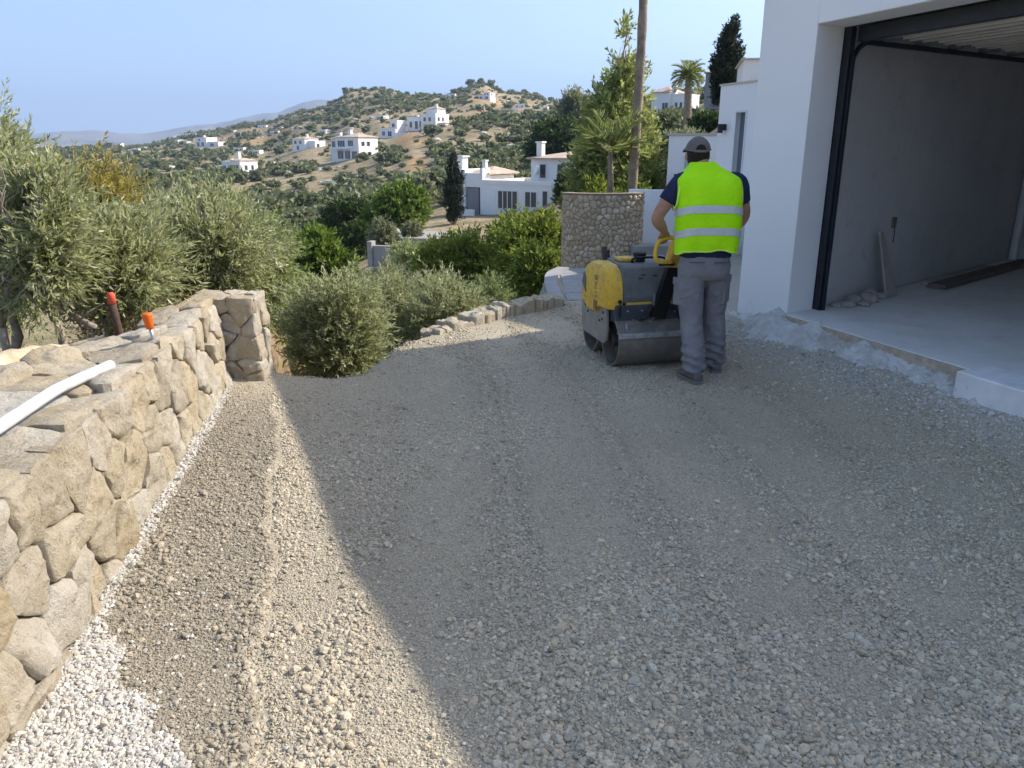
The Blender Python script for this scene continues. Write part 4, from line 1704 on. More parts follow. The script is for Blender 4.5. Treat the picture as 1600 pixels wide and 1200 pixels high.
def build_villas():
    Yw = R(-36)

    def x1(h):
        # satellite dish on the lower roof, porch pillar, terrace balustrade
        mb = MB()
        mb.tube([(2.0, 1.2, 3.0), (2.0, 1.2, 3.7)], .04, 6)
        pts = [(2.0 - .1 * i * i * .12, 1.1 - .06 * i, 3.75 + .02 * i) for i in range(4)]
        mb.tube(pts, [.05, .28, .42, .45], 14)
        mb.obj('satellite_dish', M['frame_white'], h)
        MB().box(-4.6, -2.3, -1.6, -1.45, -.6, .75).box(-4.6, -4.4, -1.45, -.2, -.6, .75).obj('terrace_wall', M['villa_white'], h)
        MB().box(-3.9, -2.75, -.35, .6, .0, 2.35).obj('porch_shade_block', M['villa_grey'], h)  # solid dark grey block in place of the porch recess, shade in its colour
    villa('white_villa', 'large white villa with tiled upper storey and chimneys in the valley garden', 795, 62, Yw,
          [(-5.6, -4.1, -.4, 4, 0, 3.5), (-4.1, -2.4, .62, 4, 0, 3.3), (-4.1, -2.4, -.3, .6, 2.4, 3.5), (-2.55, -2.3, -.4, .62, 0, 3.9), (-2.3, 4.2, -.4, 5.5, 0, 2.7), (1.0, 6.0, 1.6, 8.5, 0, 4.7)],
          [('f', -4.95, -4.45, .7, 2.3, -.4), ('f', -.7, 1.1, .9, 2.2, -.4), ('f', 1.9, 2.9, 1.1, 2.2, -.4), ('f', 3.5, 3.9, 1.1, 2.3, -.4),
           ('f', 1.9, 2.4, 3.2, 4.2, 1.6), ('f', 3.5, 4.0, 2.9, 4.2, 1.6), ('r', 3.0, 3.5, 3.2, 4.1, 6.0), ('r', 5.2, 6.4, 3.1, 4.1, 6.0), ('r', 0.6, 1.4, 1.0, 2.2, 4.2)],
          [(-5.6, -4.1, -.4, 4, 3.5, .25, 'flat'), (-2.3, 4.2, -.4, 5.5, 2.7, .3, 'flat'), (1.0, 6.0, 1.6, 8.5, 4.7, .55, 'tile'), (-4.1, -2.35, .5, 4, 3.5, .5, 'tile')],
          [(-5.2, .6, 3.5, 4.7, .35), (-2.42, .1, 3.9, 4.4, .16), (1.5, 2.2, 4.7, 5.8, .24)], row=343, extra=x1)
    villa('white_villa', 'white two-storey villa with arcaded ground floor standing on a stone basement in mid hillside', 541, 240, R(-34),
          [(-8, -4.5, 1.5, 7, 0, 6.0), (-4.5, 5, 0, 8, 0, 6.4), (-3.9, 1.5, -1.6, -.02, 3.0, 3.25)],
          [('f', -3.6, -1.4, .3, 2.5, 0), ('f', -.6, 1.4, .3, 2.5, 0), ('f', 2.2, 4.2, .3, 2.4, 0), ('f', -3.4, -.6, 3.7, 5.4, 0), ('f', .8, 2.8, 3.9, 5.4, 0),
           ('r', 1.0, 2.4, .2, 2.2, 5), ('r', 3.6, 5, .2, 2.2, 5), ('r', 1.2, 2.4, 3.9, 5.1, 5), ('r', 3.4, 4.6, 3.9, 5.1, 5), ('f', -7.4, -5.4, 3.6, 5.2, 1.5)],
          [(-4.5, 5, 0, 8, 6.4, 1.1, 'tile'), (-8, -4.5, 1.5, 7, 6.0, .9, 'tile')], [(-1, 3, 6.6, 8.4, .5), (-5.2, 3, 6.2, 7.7, .4)],
          extra=lambda h: MB().box(3.4, 5.2, -.6, 8.2, -4.5, -.02).obj('stone_basement', M['round_stone'], h))
    villa('white_villa', 'long white villa with pinkish tiled roof terraces on the hill shoulder', 668, 290, R(-32),
          [(-11, -2, 0, 8, 0, 5.0), (-2, 6, -1.5, 8, 0, 6.5), (-1, 5, 1, 7, 6.5, 8.6), (6, 10, 0, 4, 0, 2.6)],
          [('f', -9.5, -8.2, 1, 3.4, 0), ('f', -6.5, -5, .4, 3.6, 0), ('f', -4, -2.8, 1, 3.6, 0), ('f', -.5, .7, 3.4, 5, -1.5), ('f', 2.2, 3.4, 3.4, 5, -1.5),
           ('f', -.5, .8, .5, 2.2, -1.5), ('f', 2.4, 4, .5, 2.2, -1.5), ('r', 0, 1.3, 3.4, 5, 6), ('r', 3, 4.2, 3.4, 5, 6), ('f', 6.8, 9, .5, 2, 0)],
          [(-11, -2, 0, 8, 5.0, .5, 'flat'), (-1, 5, 1, 7, 8.6, 1.2, 'tile'), (6, 10, 0, 4, 2.6, .5, 'tile')], [(4, 2, 8.7, 10.4, .45), (-8, 4, 5, 6.2, .4)], scale=.82)
    villa('white_villa', 'white villa with square chimney tower just above the olive trees at left', 358, 260, R(-34),
          [(-5.5, 1, 0, 7, 0, 4.4), (1, 6.5, -1, 7, 0, 5.2), (-11, -6, 1, 6, 0, 2.8)],
          [('f', -4.4, -3.2, 1.6, 3.2, 0), ('f', -1.6, -.4, 1.6, 3.2, 0), ('f', 2, 3.2, 1.6, 3.6, -1), ('f', 4.4, 5.6, 1.8, 3.6, -1), ('r', 1, 2.2, 1.8, 3.4, 6.5), ('r', 4, 5, 1.8, 3.4, 6.5)],
          [(-5.5, 1, 0, 7, 4.4, .5, 'flat'), (1, 6.5, -1, 7, 5.2, .9, 'tile'), (-11, -6, 1, 6, 2.8, .3, 'flat')], [(2.4, 2, 5.4, 8.2, .6), (-3, 3, 4.4, 5.6, .4)], scale=.82)
    villa('white_villa', 'small white villa alone just below the round hilltop', 757, 440, R(-32),
          [(-6, 0, 0, 7, 0, 3.6), (0, 7, -1, 8, 0, 6.0)],
          [('f', -4.5, -2.5, .6, 2.6, 0), ('f', 1.2, 2.6, 3.4, 5, -1), ('f', 4, 5.4, 3.4, 5, -1), ('f', 2, 5, .4, 2.4, -1), ('r', 1, 2.4, 3.4, 5, 7)],
          [(-6, 0, 0, 7, 3.6, .4, 'flat'), (0, 7, -1, 8, 6, .9, 'tile')], [(2, 3, 6.2, 7.8, .5)], scale=.6)
    villa('white_villa', 'white villa with long blue-shaded front below the bare ridge at left centre', 470, 330, R(-38),
          [(-6, 3, 0, 8, 0, 5.4), (3, 8, 2, 8, 0, 4.0)], [('f', -4.6, -3, 3, 4.4, 0), ('f', -1, .6, 3, 4.4, 0), ('f', -3, -1.4, .4, 2.2, 0), ('r', 3, 4.4, 1.4, 3, 8)],
          [(-6, 3, 0, 8, 5.4, 1.0, 'tile'), (3, 8, 2, 8, 4.0, .4, 'flat')], [(0, 4, 5.6, 7.4, .5)], scale=.85)
    villa('white_villa', 'low white annexe with long terrace left of the pink-roofed hill villa', 612, 292, R(-30),
          [(-5, 2, 0, 6, 0, 3.0), (-1, 2, 1, 6, 3.0, 5.6), (2, 9, -2, -.5, 0, 1.6)], [('f', -4, -2.8, .8, 2.2, 0), ('f', -.2, 1, 3.6, 4.8, 1), ('f', -1.4, .2, .6, 2.2, 0)],
          [(-5, -1, 0, 6, 3.0, .4, 'flat'), (-1, 2, 1, 6, 5.6, .4, 'flat')], [])
    villa('white_villa', 'white villa with arched front on the lower left ridge', 318, 520, R(-30),
          [(-7, 3, 0, 8, 0, 5.2), (3, 12, 1, 6, 0, 3)], [('f', -5.4, -3.4, .6, 2.8, 0), ('f', -1.6, .6, .6, 2.8, 0), ('f', -4, -2.6, 3.6, 4.8, 0), ('f', 5, 8, .6, 2.2, 1)],
          [(-7, 3, 0, 8, 5.2, .5, 'flat'), (3, 12, 1, 6, 3, .3, 'flat')], [(-2, 3, 5.2, 6.8, .5)])
    villa('white_villa', 'white villa with red tiled roof and tall window between the poplar and the fan palm', 1040, 150, R(-40),
          [(-3.6, .2, 0, 6, 0, 5.4), (.2, 3.4, .6, 6, 0, 4.7), (3.4, 6, .4, 2, 0, 1.4)],
          [('f', -3.1, -2.5, 1.0, 2.2, 0), ('f', -1.2, .0, 1.3, 3.4, 0), ('r', 1.6, 2.4, 1.8, 3.4, 3.4), ('f', 1.2, 1.7, 1.9, 3.4, .6), ('f', 2.2, 2.7, 1.9, 3.4, .6)],
          [(-3.6, .2, 0, 6, 5.4, 1.2, 'tile'), (.2, 3.4, .6, 6, 4.7, .25, 'flat')], [(.5, 1.4, 4.7, 7.0, .38)], scale=.95, row=190)
    villa('grey_house', 'low modern house with dark grey roof on the skyline left of the tall cypress', 1112, 125, R(-20),
          [(-1.6, 5, 0, 5, 0, 2.2)], [('f', -.9, .6, .6, 1.5, 0)], [(-1.6, 5, 0, 5, 2.2, .5, 'tile')], [], row=137, mat='villa_grey')
    # little far houses scattered on the lower left slopes
    proto = villa('far_house', 'tiny white house scattered on the distant slope', 290, 700, R(-30), [(-6, 6, 0, 7, 0, 4.2)],
                  [('f', -4, -2.4, 1, 3, 0), ('f', 1.6, 3.4, 1, 3, 0)], [(-6, 6, 0, 7, 4.2, .4, 'flat')], [], group='tiny white houses scattered over the far slopes')
    spots = [(175, 560), (192, 620), (207, 520), (222, 610), (236, 660), (250, 560), (262, 700), (276, 640), (300, 720), (316, 430), (338, 700), (352, 560), (372, 430),
             (396, 380), (412, 640), (430, 520), (440, 370), (505, 390), (595, 370), (705, 540), (812, 400), (846, 420), (795, 370), (160, 640), (182, 700), (228, 760), (290, 600), (325, 640), (365, 660), (385, 720)]
    for (px, r) in spots:
        c = copy_tree(proto)
        k = (px - 800) / 1200 / 1.047
        Y = r / math.sqrt(1 + k * k)
        c.location = (k * Y, Y, ztp(k * Y, Y) - .3)
        c.rotation_euler.z = R(random.uniform(-50, 10))
        s = random.uniform(.32, .62)
        c.scale = (s, s, s * random.uniform(.8, 1.1))


build_villas()


def garden_bits():
    # shaded retaining wall with end post in the valley garden
    p = at(628, 400, 37)
    z = p.z
    w = empty('retaining_wall', (p.x, 37, z - .1), R(-14), 'low grey rendered retaining wall in the shaded valley garden', 'retaining wall')
    MB().box(-1.5, 2.0, 0, .3, -1.0, .55).obj('wall_body', M['grey_concrete'], w, bevel=.03)
    MB().box(-1.75, -1.502, -.1, .4, -1.0, .75).obj('end_post', M['grey_concrete'], w, bevel=.02)
    p = at(672, 372, 39)
    g = empty('garden_terrace', (p.x, 40, p.z), R(-10), 'pale paved garden terrace below the cypress', 'terrace')
    MB().box(-1.8, 1.6, -1.2, 2.2, -1.5, .0).obj('terrace_slab', M['grey_concrete'], g)
    p = at(612, 368, 39.5)
    g = empty('garden_stone', (p.x + .1, 39.5, p.z - .3), 0, 'rounded grey boulder beside the little olive in the garden', 'boulder')
    MB().tube([(0, 0, 0), (0, 0, .35), (0, 0, .62), (0, 0, .72)], [.42, .42, .3, .06], 10).obj('boulder_body', M['grey_concrete'], g, True)


garden_bits()


def ball(c, rx, ry, rz, n=16, m=10):
    V, F = [], []
    for i in range(m + 1):
        a = math.pi * i / m
        for j in range(n):
            b = 2 * math.pi * j / n
            V.append((c[0] + rx * math.sin(a) * math.cos(b), c[1] + ry * math.sin(a) * math.sin(b), c[2] + rz * math.cos(a)))
    for i in range(m):
        for j in range(n):
            F.append((i * n + j, i * n + (j + 1) % n, (i + 1) * n + (j + 1) % n, (i + 1) * n + j))
    return V, F


# ================================================================== VEGETATION
def leaf_quads(P, D, L, W, curl=.12, r=rng):
    """one folded diamond leaf per row"""
    n = len(P)
    rnd = unit(r.normal(0, 1, (n, 3)))
    S = unit(np.cross(D, rnd))
    U = np.cross(S, D)
    L = np.broadcast_to(L, n)[:, None]
    W = np.broadcast_to(W, n)[:, None]
    mid = P + D * L * .45 + U * L * curl
    V = np.stack([P, mid + S * W * .5, P + D * L, mid - S * W * .5], 1).reshape(-1, 3)
    F = np.arange(n * 4).reshape(n, 4)
    return V, F


def sample_lobes(lobes, n, surf=2.4, gap=.0, freq=1.2, r=rng, seed=0, below=True):
    vol = np.array([l[1][0] * l[1][1] * l[1][2] for l in lobes]) ** .62
    vol = vol / vol.sum()
    out, outd = [], []
    need = n
    for _ in range(8):
        k = r.choice(len(lobes), int(need * 1.6) + 8, p=vol)
        d = unit(r.normal(0, 1, (len(k), 3)))
        if below is False:
            d[:, 2] = np.abs(d[:, 2])
        rad = r.uniform(0, 1, len(k)) ** (1 / surf)
        c = np.array([l[0] for l in lobes])[k]
        s = np.array([l[1] for l in lobes])[k]
        lump = 1 + .22 * fbm(c * 3 + d * 2.1 + seed, 2)
        p = c + d * s * (rad * lump)[:, None]
        if gap:
            g = fbm(p * freq + 11.3 + seed, 3)
            ok = g > gap - .6 + .0
            p, d = p[ok], d[ok]
        out.append(p)
        outd.append(d)
        need = n - sum(len(o) for o in out)
        if need <= 0:
            break
    return np.concatenate(out)[:n], np.concatenate(outd)[:n]


def crown_mesh(name, lobes, n_tw, per, tw_len, leaf_l, leaf_w, up=.45, surf=2.4, gap=.35, freq=1.2, seed=0, twigs=True, rand=.55):
    r = np.random.default_rng(seed + 100)
    P, D = sample_lobes(lobes, n_tw, surf, gap, freq, r, seed)
    n = len(P)
    T = unit(D * .75 + np.array([0, 0, up]) + r.normal(0, rand, (n, 3)))
    Ln = tw_len * r.uniform(.55, 1.35, n)
    Vs, Fs, o = [], [], 0
    for j in range(per):
        t = (j + .6) / per
        pos = P + T * (Ln * t)[:, None] + np.array([0, 0, -1.0]) * (Ln * t * t * .12)[:, None]
        per_dir = unit(np.cross(T, unit(r.normal(0, 1, (n, 3)))))
        Ld = unit(T * .75 + per_dir * (.9 - .5 * t) + r.normal(0, .15, (n, 3)))
        V, F = leaf_quads(pos, Ld, leaf_l * r.uniform(.65, 1.25, n), leaf_w * r.uniform(.75, 1.2, n), .10, r)
        Vs.append(V)
        Fs.append(F + o)
        o += len(V)
    V, F = np.concatenate(Vs), np.concatenate(Fs)
    return mesh_np(name, V, F), P, T, Ln


def limb_path(a, b, r, bend=.18, n=7):
    a, b = np.array(a, float), np.array(b, float)
    L = np.linalg.norm(b - a)
    m1 = a + (b - a) * .33 + r.normal(0, bend * L * .5, 3) * (1, 1, .4) + (0, 0, bend * L * .3)
    m2 = a + (b - a) * .7 + r.normal(0, bend * L * .4, 3) * (1, 1, .4) + (0, 0, bend * L * .2)
    return spline([a, m1, m2, b], n)


def leafy_tree(name, label, cat, base, lobes, trunk_r, mat, n_tw, per, tw_len, leaf_l, leaf_w, stems=1, group=None, seed=1, up=.45, surf=2.4, gap=.35,
               freq=1.2, n_sec=26, split=.45, bark='bark', rand=.55, show_twigs=260, lean=(0, 0)):
    """base in world; lobes relative to base"""
    r = np.random.default_rng(seed)
    t = empty(name, base, 0, label, cat, group)
    me, P, T, Ln = crown_mesh('crown', lobes, n_tw, per, tw_len, leaf_l, leaf_w, up, surf, gap, freq, seed, rand=rand)
    link('crown', me, mat, t)
    mb = MB()
    cz = min(l[0][2] - l[1][2] for l in lobes)
    for s in range(stems):
        a = 2 * math.pi * s / max(1, stems) + r.uniform(0, 1)
        st = np.array([math.cos(a), math.sin(a), 0]) * (trunk_r * 1.6 if stems > 1 else 0)
        fork = np.array([lean[0] + st[0] * 2.5, lean[1] + st[1] * 2.5, max(.12, split * max(.2, (np.mean([l[0][2] for l in lobes]))))])
        rr = trunk_r * (1 if stems == 1 else .75)
        p = limb_path(st + (0, 0, -.25), fork, r, .12, 7)
        mb.tube(p, list(np.linspace(rr * 1.35, rr * .8, 7)), 9)
        mine = [l for i, l in enumerate(lobes) if stems == 1 or i % stems == s]
        for l in mine:
            tip = np.array(l[0]) + r.normal(0, .12, 3) * np.array(l[1])
            p = limb_path(fork, tip, r, .16, 8)
            mb.tube(p, list(np.linspace(rr * .68, rr * .2, 8)), 7)
            for q in range(max(2, n_sec // len(lobes))):
                k = r.integers(2, 7)
                d = unit(r.normal(0, 1, 3) + (0, 0, .35))
                e = np.array(l[0]) + d * np.array(l[1]) * r.uniform(.6, .95)
                pp = limb_path(p[k], e, r, .14, 5)
                mb.tube(pp, list(np.linspace(rr * .3, rr * .07, 5)), 5)
    idx = r.choice(len(P), min(show_twigs, len(P)), replace=False)
    for i in idx:
        a = P[i] - T[i] * Ln[i] * .5
        mb.tube([a, P[i] + T[i] * Ln[i] * .5, P[i] + T[i] * Ln[i]], [trunk_r * .08 + .001, trunk_r * .06 + .0008, .0006], 3, False)
    mb.obj('trunk', M[bark], t, True)
    return t


def rl(r, c, s, n, sp, szr=(.45, .75)):
    """random lobes round a centre"""
    out = []
    for _ in range(n):
        d = unit(r.normal(0, 1, 3))
        f = r.uniform(*szr)
        out.append((tuple(np.array(c) + d * np.array(s) * sp * r.uniform(.5, 1)), tuple(np.array(s) * f)))
    return out


def build_near_trees():
    def olive(px, Y, base_row_z, top_row, width_px, label, seed, mat='olive_leaf', n_tw=1500, low=.25, stems=1, nl=7, tr=.04, per=15, name='olive_tree', cat='olive tree',
              leaf=(.058, .0135), gap=.36, depth=1.0, tw=.24):
        x = (px - 800) / 1200 / 1.0 * Y
        z0 = base_row_z if base_row_z is not None else ztp(x, Y)
        top = CAM_Z + slope(top_row) * Y
        H = top - z0
        w = width_px / 1200 * Y / 2
        r = np.random.default_rng(seed)
        cz = H * (.5 + low / 2)
        s = (w * .8, w * .8 * depth, H * (1 - low) / 2 * .92)
        lobes = [((0, 0, cz - .05 * H), (s[0] * .72, s[1] * .72, s[2] * .75))] + rl(r, (0, 0, cz), s, nl, .62, (.36, .56))
        return leafy_tree(name, label, cat, (x, Y, z0 - .05), lobes, tr, M[mat], n_tw, per, tw, leaf[0], leaf[1], stems, None, seed, .5, 2.2, gap, 1.9, 34, .5)

    olive(30, 4.55, None, 215, 230, 'olive tree with forked bare stems at the far left behind the wall', 1, n_tw=1500, low=.42, stems=2, tr=.036)
    olive(-50, 6.2, None, 132, 350, 'tallest olive tree with upright shoots cut off by the left picture edge', 2, n_tw=2300, low=.2, stems=2, tr=.05, tw=.30)
    olive(185, 5.25, None, 300, 250, 'olive tree with thin leaning stems behind the rusty stake', 3, n_tw=1700, low=.38, stems=2, tr=.034)
    olive(345, 6.2, None, 268, 250, 'dense rounded olive tree nearest the shaded end of the stone wall', 4, n_tw=1900, low=.16, stems=2, tr=.04)
    olive(265, 7.6, None, 245, 300, 'olive tree filling the back row behind the orange-capped rod', 5, n_tw=1900, low=.12, tr=.05)
    olive(158, 6.6, None, 214, 190, 'yellowing bushy tree among the green olives at left', 6, 'yellow_leaf', 1700, .1, 1, 6, .05, 14, 'yellowing_tree', 'tree')
    olive(10, 8.2, None, 185, 200, 'greener olive tree behind the front row at far left', 7, 'olive_leaf_green', 1600, .1, 1, 7, .06)
    olive(410, 9.0, None, 322, 150, 'light green shrubby olive between the wall end and the valley', 8, 'olive_leaf_green', 1100, .08, 1, 6, .04)
    olive(525, 7.55, -.75, 402, 222, 'full silvery olive bush just over the edge of the gravel', 9, 'olive_leaf', 2700, .06, 3, 9, .032, 16, gap=.22)
    olive(598, 9.6, -1.3, 405, 120, 'small olive bush half hidden behind the silvery one at the drive edge', 10, 'olive_leaf', 1000, .05, 2, 6, .03)
    olive(695, 9.9, -1.25, 405, 185, 'olive bush above the stone kerb with a dark hollow at its left', 11, 'olive_leaf', 1700, .05, 3, 8, .03, gap=.25)
    olive(762, 10.8, -1.3, 400, 90, 'taller narrow olive bush right of the kerbside olive', 12, 'olive_leaf_green', 900, .05, 2, 6, .03)
    olive(600, 14.5, None, 395, 150, 'grey-green olive bush beyond the kerbside bushes', 13, 'grey_leaf', 1000, .05, 2, 6, .04, 13, leaf=(.09, .022))
    olive(670, 13.5, None, 408, 120, 'pale olive shrub between the kerb bushes and the lime green tree', 33, 'olive_leaf', 900, .05, 2, 6, .04, 13, leaf=(.08, .02))
    # glossy green trees below the drive
    big = dict(leaf=(.105, .042), gap=.34, tw=.32, per=10)

    def green(px, Y, z0, top, wpx, label, seed, mat, n, **k):
        a = dict(big)
        a.update(k)
        return olive(px, Y, z0, top, wpx, label, seed, mat, n, .12, 2, 9, .07, a['per'], 'leafy_tree', 'tree', a['leaf'], a['gap'], 1.0, a['tw'])
    green(815, 17, None, 318, 190, 'broad lime green tree right in front of the white villa', 14, 'lime_leaf', 3600)
    green(715, 19, None, 345, 170, 'spreading yellow-green tree left of the broad lime tree', 15, 'lime_leaf', 3000)
    green(850, 14.5, None, 372, 110, 'darker green tree with bare lower stems beside the round stone wall', 16, 'lime_leaf', 2100, leaf=(.085, .034))
    green(650, 22, None, 372, 110, 'olive green shrub below the garden terrace', 17, 'olive_leaf_green', 1500)
    green(500, 26, None, 352, 150, 'bright green citrus-like bush catching the sun in the valley', 18, 'carob_leaf', 1700, leaf=(.2, .09), tw=.4)
    green(440, 24, None, 385, 110, 'dark green shrub behind the olives at the valley edge', 19, 'carob_leaf', 1200, leaf=(.2, .08), tw=.4)
    green(893, 48, None, 276, 56, 'rounded dark tree hiding the right end of the white villa', 20, 'dark_leaf', 900, leaf=(.3, .13), tw=.5)
    green(625, 47, None, 278, 135, 'wide umbrella-shaped carob tree left of the cypress', 21, 'carob_leaf', 1900, leaf=(.32, .14), tw=.55)
    green(545, 52, None, 305, 100, 'carob tree at the left of the umbrella-shaped one', 22, 'dark_leaf', 1200, leaf=(.32, .14), tw=.55)
    green(602, 39, None, 332, 52, 'small round-headed olive tree on the garden wall', 23, 'grey_leaf', 800, leaf=(.16, .06), tw=.3)
    green(645, 40, None, 338, 40, 'second small grey olive in the garden nearer the cypress', 24, 'grey_leaf', 600, leaf=(.16, .06), tw=.3)
    green(560, 44, None, 345, 60, 'dark evergreen shrub in the shade of the garden', 25, 'dark_leaf', 800, leaf=(.26, .12), tw=.45)
    green(872, 92, None, 176, 120, 'big dark green broadleaf tree on the slope behind the poplar', 26, 'dark_leaf', 1900, leaf=(.55, .26), tw=.9)
    green(985, 60, None, 218, 60, 'dark tree low behind the young palm', 27, 'dark_leaf', 1000, leaf=(.4, .18), tw=.6)
    green(1045, 40, None, 205, 90, 'grey-green olive above the man\'s left shoulder', 28, 'grey_leaf', 1300, leaf=(.24, .08), tw=.45)
    green(1010, 30, None, 258, 70, 'dark shrub under the olive beside the tall palm trunk', 29, 'dark_leaf', 900, leaf=(.2, .09), tw=.35)
    green(1092, 50, None, 185, 60, 'dark rounded shrub below the fan palm', 30, 'dark_leaf', 900, leaf=(.3, .14), tw=.5)
    green(1040, 75, None, 178, 60, 'bushy tree at the foot of the red-roofed villa', 31, 'scrub_leaf', 800, leaf=(.4, .18), tw=.6)
    green(895, 130, None, 138, 60, 'feathery pale eucalyptus on the skyline left of the poplar', 32, 'grey_leaf', 900, leaf=(.8, .24), tw=1.3)
    # shrub with fresh yellow green leaves near the young palm
    green(935, 15.5, None, 282, 70, 'yellow-green shrub at the foot of the young palm behind the round stone wall', 34, 'weed_leaf', 700, leaf=(.14, .05), tw=.3)
    green(990, 17, None, 268, 60, 'lime green bush between the young palm and the palm trunk', 35, 'lime_leaf', 700, leaf=(.14, .05), tw=.3)


build_near_trees()


def build_special_trees():
    # airy poplar-like tree
    Y = 19.5
    x = (963 - 800) / 1200 * Y / 1.03
    z0 = ztp(x, Y)
    top = CAM_Z + slope(45) * Y
    H = top - z0
    lobes = [((0, 0, H * .30), (1.35, 1.2, H * .22)), ((0, 0, H * .47), (1.2, 1.1, H * .19)), ((.05, 0, H * .63), (.90, .85, H * .16)), ((.10, 0, H * .78), (.56, .55, H * .13)), ((.12, 0, H * .85), (.36, .36, H * .09)), ((.14, 0, H * .93), (.22, .22, H * .08)), ((.15, 0, H * .985), (.12, .12, H * .05)),
             ((-.85, .1, H * .44), (.6, .6, .8)), ((.85, -.1, H * .40), (.6, .6, .9)), ((-.55, .2, H * .64), (.45, .45, .7)), ((.70, .1, H * .60), (.4, .4, .6)), ((-1.1, 0, H * .30), (.55, .55, .7)), ((1.05, 0, H * .28), (.5, .5, .7))]
    lobes = [((c[0] * .72, c[1] * .85, c[2]), (q[0] * .76, q[1] * .85, q[2])) for c, q in lobes]
    leafy_tree('poplar_tree', 'tall airy pale green tree rising beside the bare palm trunk', 'tree', (x, Y, z0), lobes, .07, M['poplar_leaf'], 3600, 9, .34, .13, .055, 1, None, 51, .75, 2.0,
               .42, 1.3, 30, .5)

    def cypress(px, Y, top_row, base_row, wpx, label, seed):
        x = (px - 800) / 1200 * Y / (CP + (600 - top_row) / 1200 * SP)
        top = CAM_Z + slope(top_row) * Y
        bot = CAM_Z + slope(base_row) * Y
        H = top - bot
        w = wpx / 1200 * Y / 2
        r = np.random.default_rng(seed)
        lobes = []
        for i in range(11):
            f = i / 10
            ww = w * (math.sin(math.pi * (.22 + .70 * f)) ** .8) * (1 - .25 * f)
            lobes.append(((r.normal(0, .12) * w, r.normal(0, .12) * w, H * (.08 + .86 * f)), (ww, ww, H * .10)))
        leafy_tree('cypress_tree', label, 'cypress', (x, Y, bot), lobes, w * .14, M['cypress_leaf'], 1500, 6, w * .42, w * .26, w * .10, 1, None, seed, 1.8, 3.0, .12, 1.5 / w, 8, .3, show_twigs=0)
    cypress(708, 55, 243, 350, 30, 'slim dark cypress in front of the left wing of the white villa', 61)
    cypress(1141, 34, 36, 165, 44, 'broad dark cypress with two tips standing above the house roof', 62)
    cypress(1128, 36, 75, 165, 22, 'shorter cypress leaning on the left of the broad two-tipped one', 63)
    # palms
    def frond(mb_pts, base, d, L, droop, n=12, leaf=.35, w=.03, r=None):
        P, D, Ls = [], [], []
        path = []
        p = np.array(base, float)
        dd = np.array(d, float)
        for i in range(n):
            path.append(p.copy())
            p = p + dd * L / n
            dd = unit(dd + np.array([0, 0, -droop / n]))
        for i in range(1, n):
            t = i / n
            tan = unit(path[i] - path[i - 1])
            side = unit(np.cross(tan, (0, 0, 1)))
            upv = np.cross(side, tan)
            for s in (-1, 1):
                for e in (0, .5):
                    pos = path[i - 1] + (path[i] - path[i - 1]) * e
                    P.append(pos)
                    D.append(unit(side * s * .8 + tan * .75 + upv * .25 + (r.normal(0, .08, 3))))
                    Ls.append(leaf * math.sin(math.pi * (.18 + .78 * t)))
        mb_pts.append((np.array(P), np.array(D), np.array(Ls), path))

    def palm(name, label, px, Y, base_row, hub_row, px_top, nf, L, leaf, w, tr, droop, seed, el=(.1, 1.1), bark='palm_bark', hub_z=None, skirt=0):
        r = np.random.default_rng(seed)
        b = at(px, base_row, Y)
        hb = at(px_top, hub_row, Y) if hub_z is None else None
        hub = np.array([hb.x - b.x, 0, hb.z - b.z]) if hb else np.array(hub_z)
        t = empty(name, tuple(b), 0, label, 'palm tree')
        fr = []
        for i in range(nf):
            a = i * 2.399 + r.uniform(-.2, .2)
            e = el[0] + (el[1] - el[0]) * ((i + .5) / nf)
            frond(fr, hub, unit((math.cos(a) * math.cos(e), math.sin(a) * math.cos(e), math.sin(e))), L * r.uniform(.85, 1.1), droop * r.uniform(.8, 1.2), 12, leaf, w, r)
        Vs, Fs, o = [], [], 0
        for f in fr:
            V, F = leaf_quads(f[0], f[1], f[2], w, .05, r)
            link('frond', None, None) if False else None
            mb = MB()
            mb.tube(f[3], list(np.linspace(.022, .005, len(f[3]))), 4)
            mv = np.array(mb.V)
            me = mesh_list('frond', np.concatenate([V, mv]), [tuple(x) for x in F] + [tuple(i + len(V) for i in q) for q in mb.F])
            link('frond', me, M['palm_leaf'], t)
        n = 26
        p = spline([(0, 0, -.6), hub * .35 + (.04 * hub[2] * .1, 0, 0), hub * .7, hub], n)
        rad = [tr * (1.25 - .35 * i / n) * (1 + .07 * ((i % 2) * 2 - 1)) for i in range(n)]
        MB().tube(p, rad, 12).obj('trunk', M[bark], t, True)
        return t
    palm('palm_tree', 'tall bare palm trunk running out of the top of the picture', 985, 15, 318, 0, 1003, 16, 1.8, .5, .04, .075, 1.4, 71, (-.6, 1.2),
         hub_z=((1012 - 800) / 1200 * 15 / 1.12 - at(985, 318, 15).x, 0, 7.2 - at(985, 318, 15).z))
    palm('palm_tree', 'young feathery palm with slim trunk behind the round stone wall', 953, 15, 318, 236, 954, 15, .95, .42, .03, .05, 1.0, 72, (.15, 1.25))
    palm('palm_tree', 'fan palm with bushy head on the slope right of the red-roofed villa', 1074, 58, 185, 118, 1076, 22, 1.55, .62, .075, .24, 1.25, 73, (-.55, 1.25))


build_special_trees()


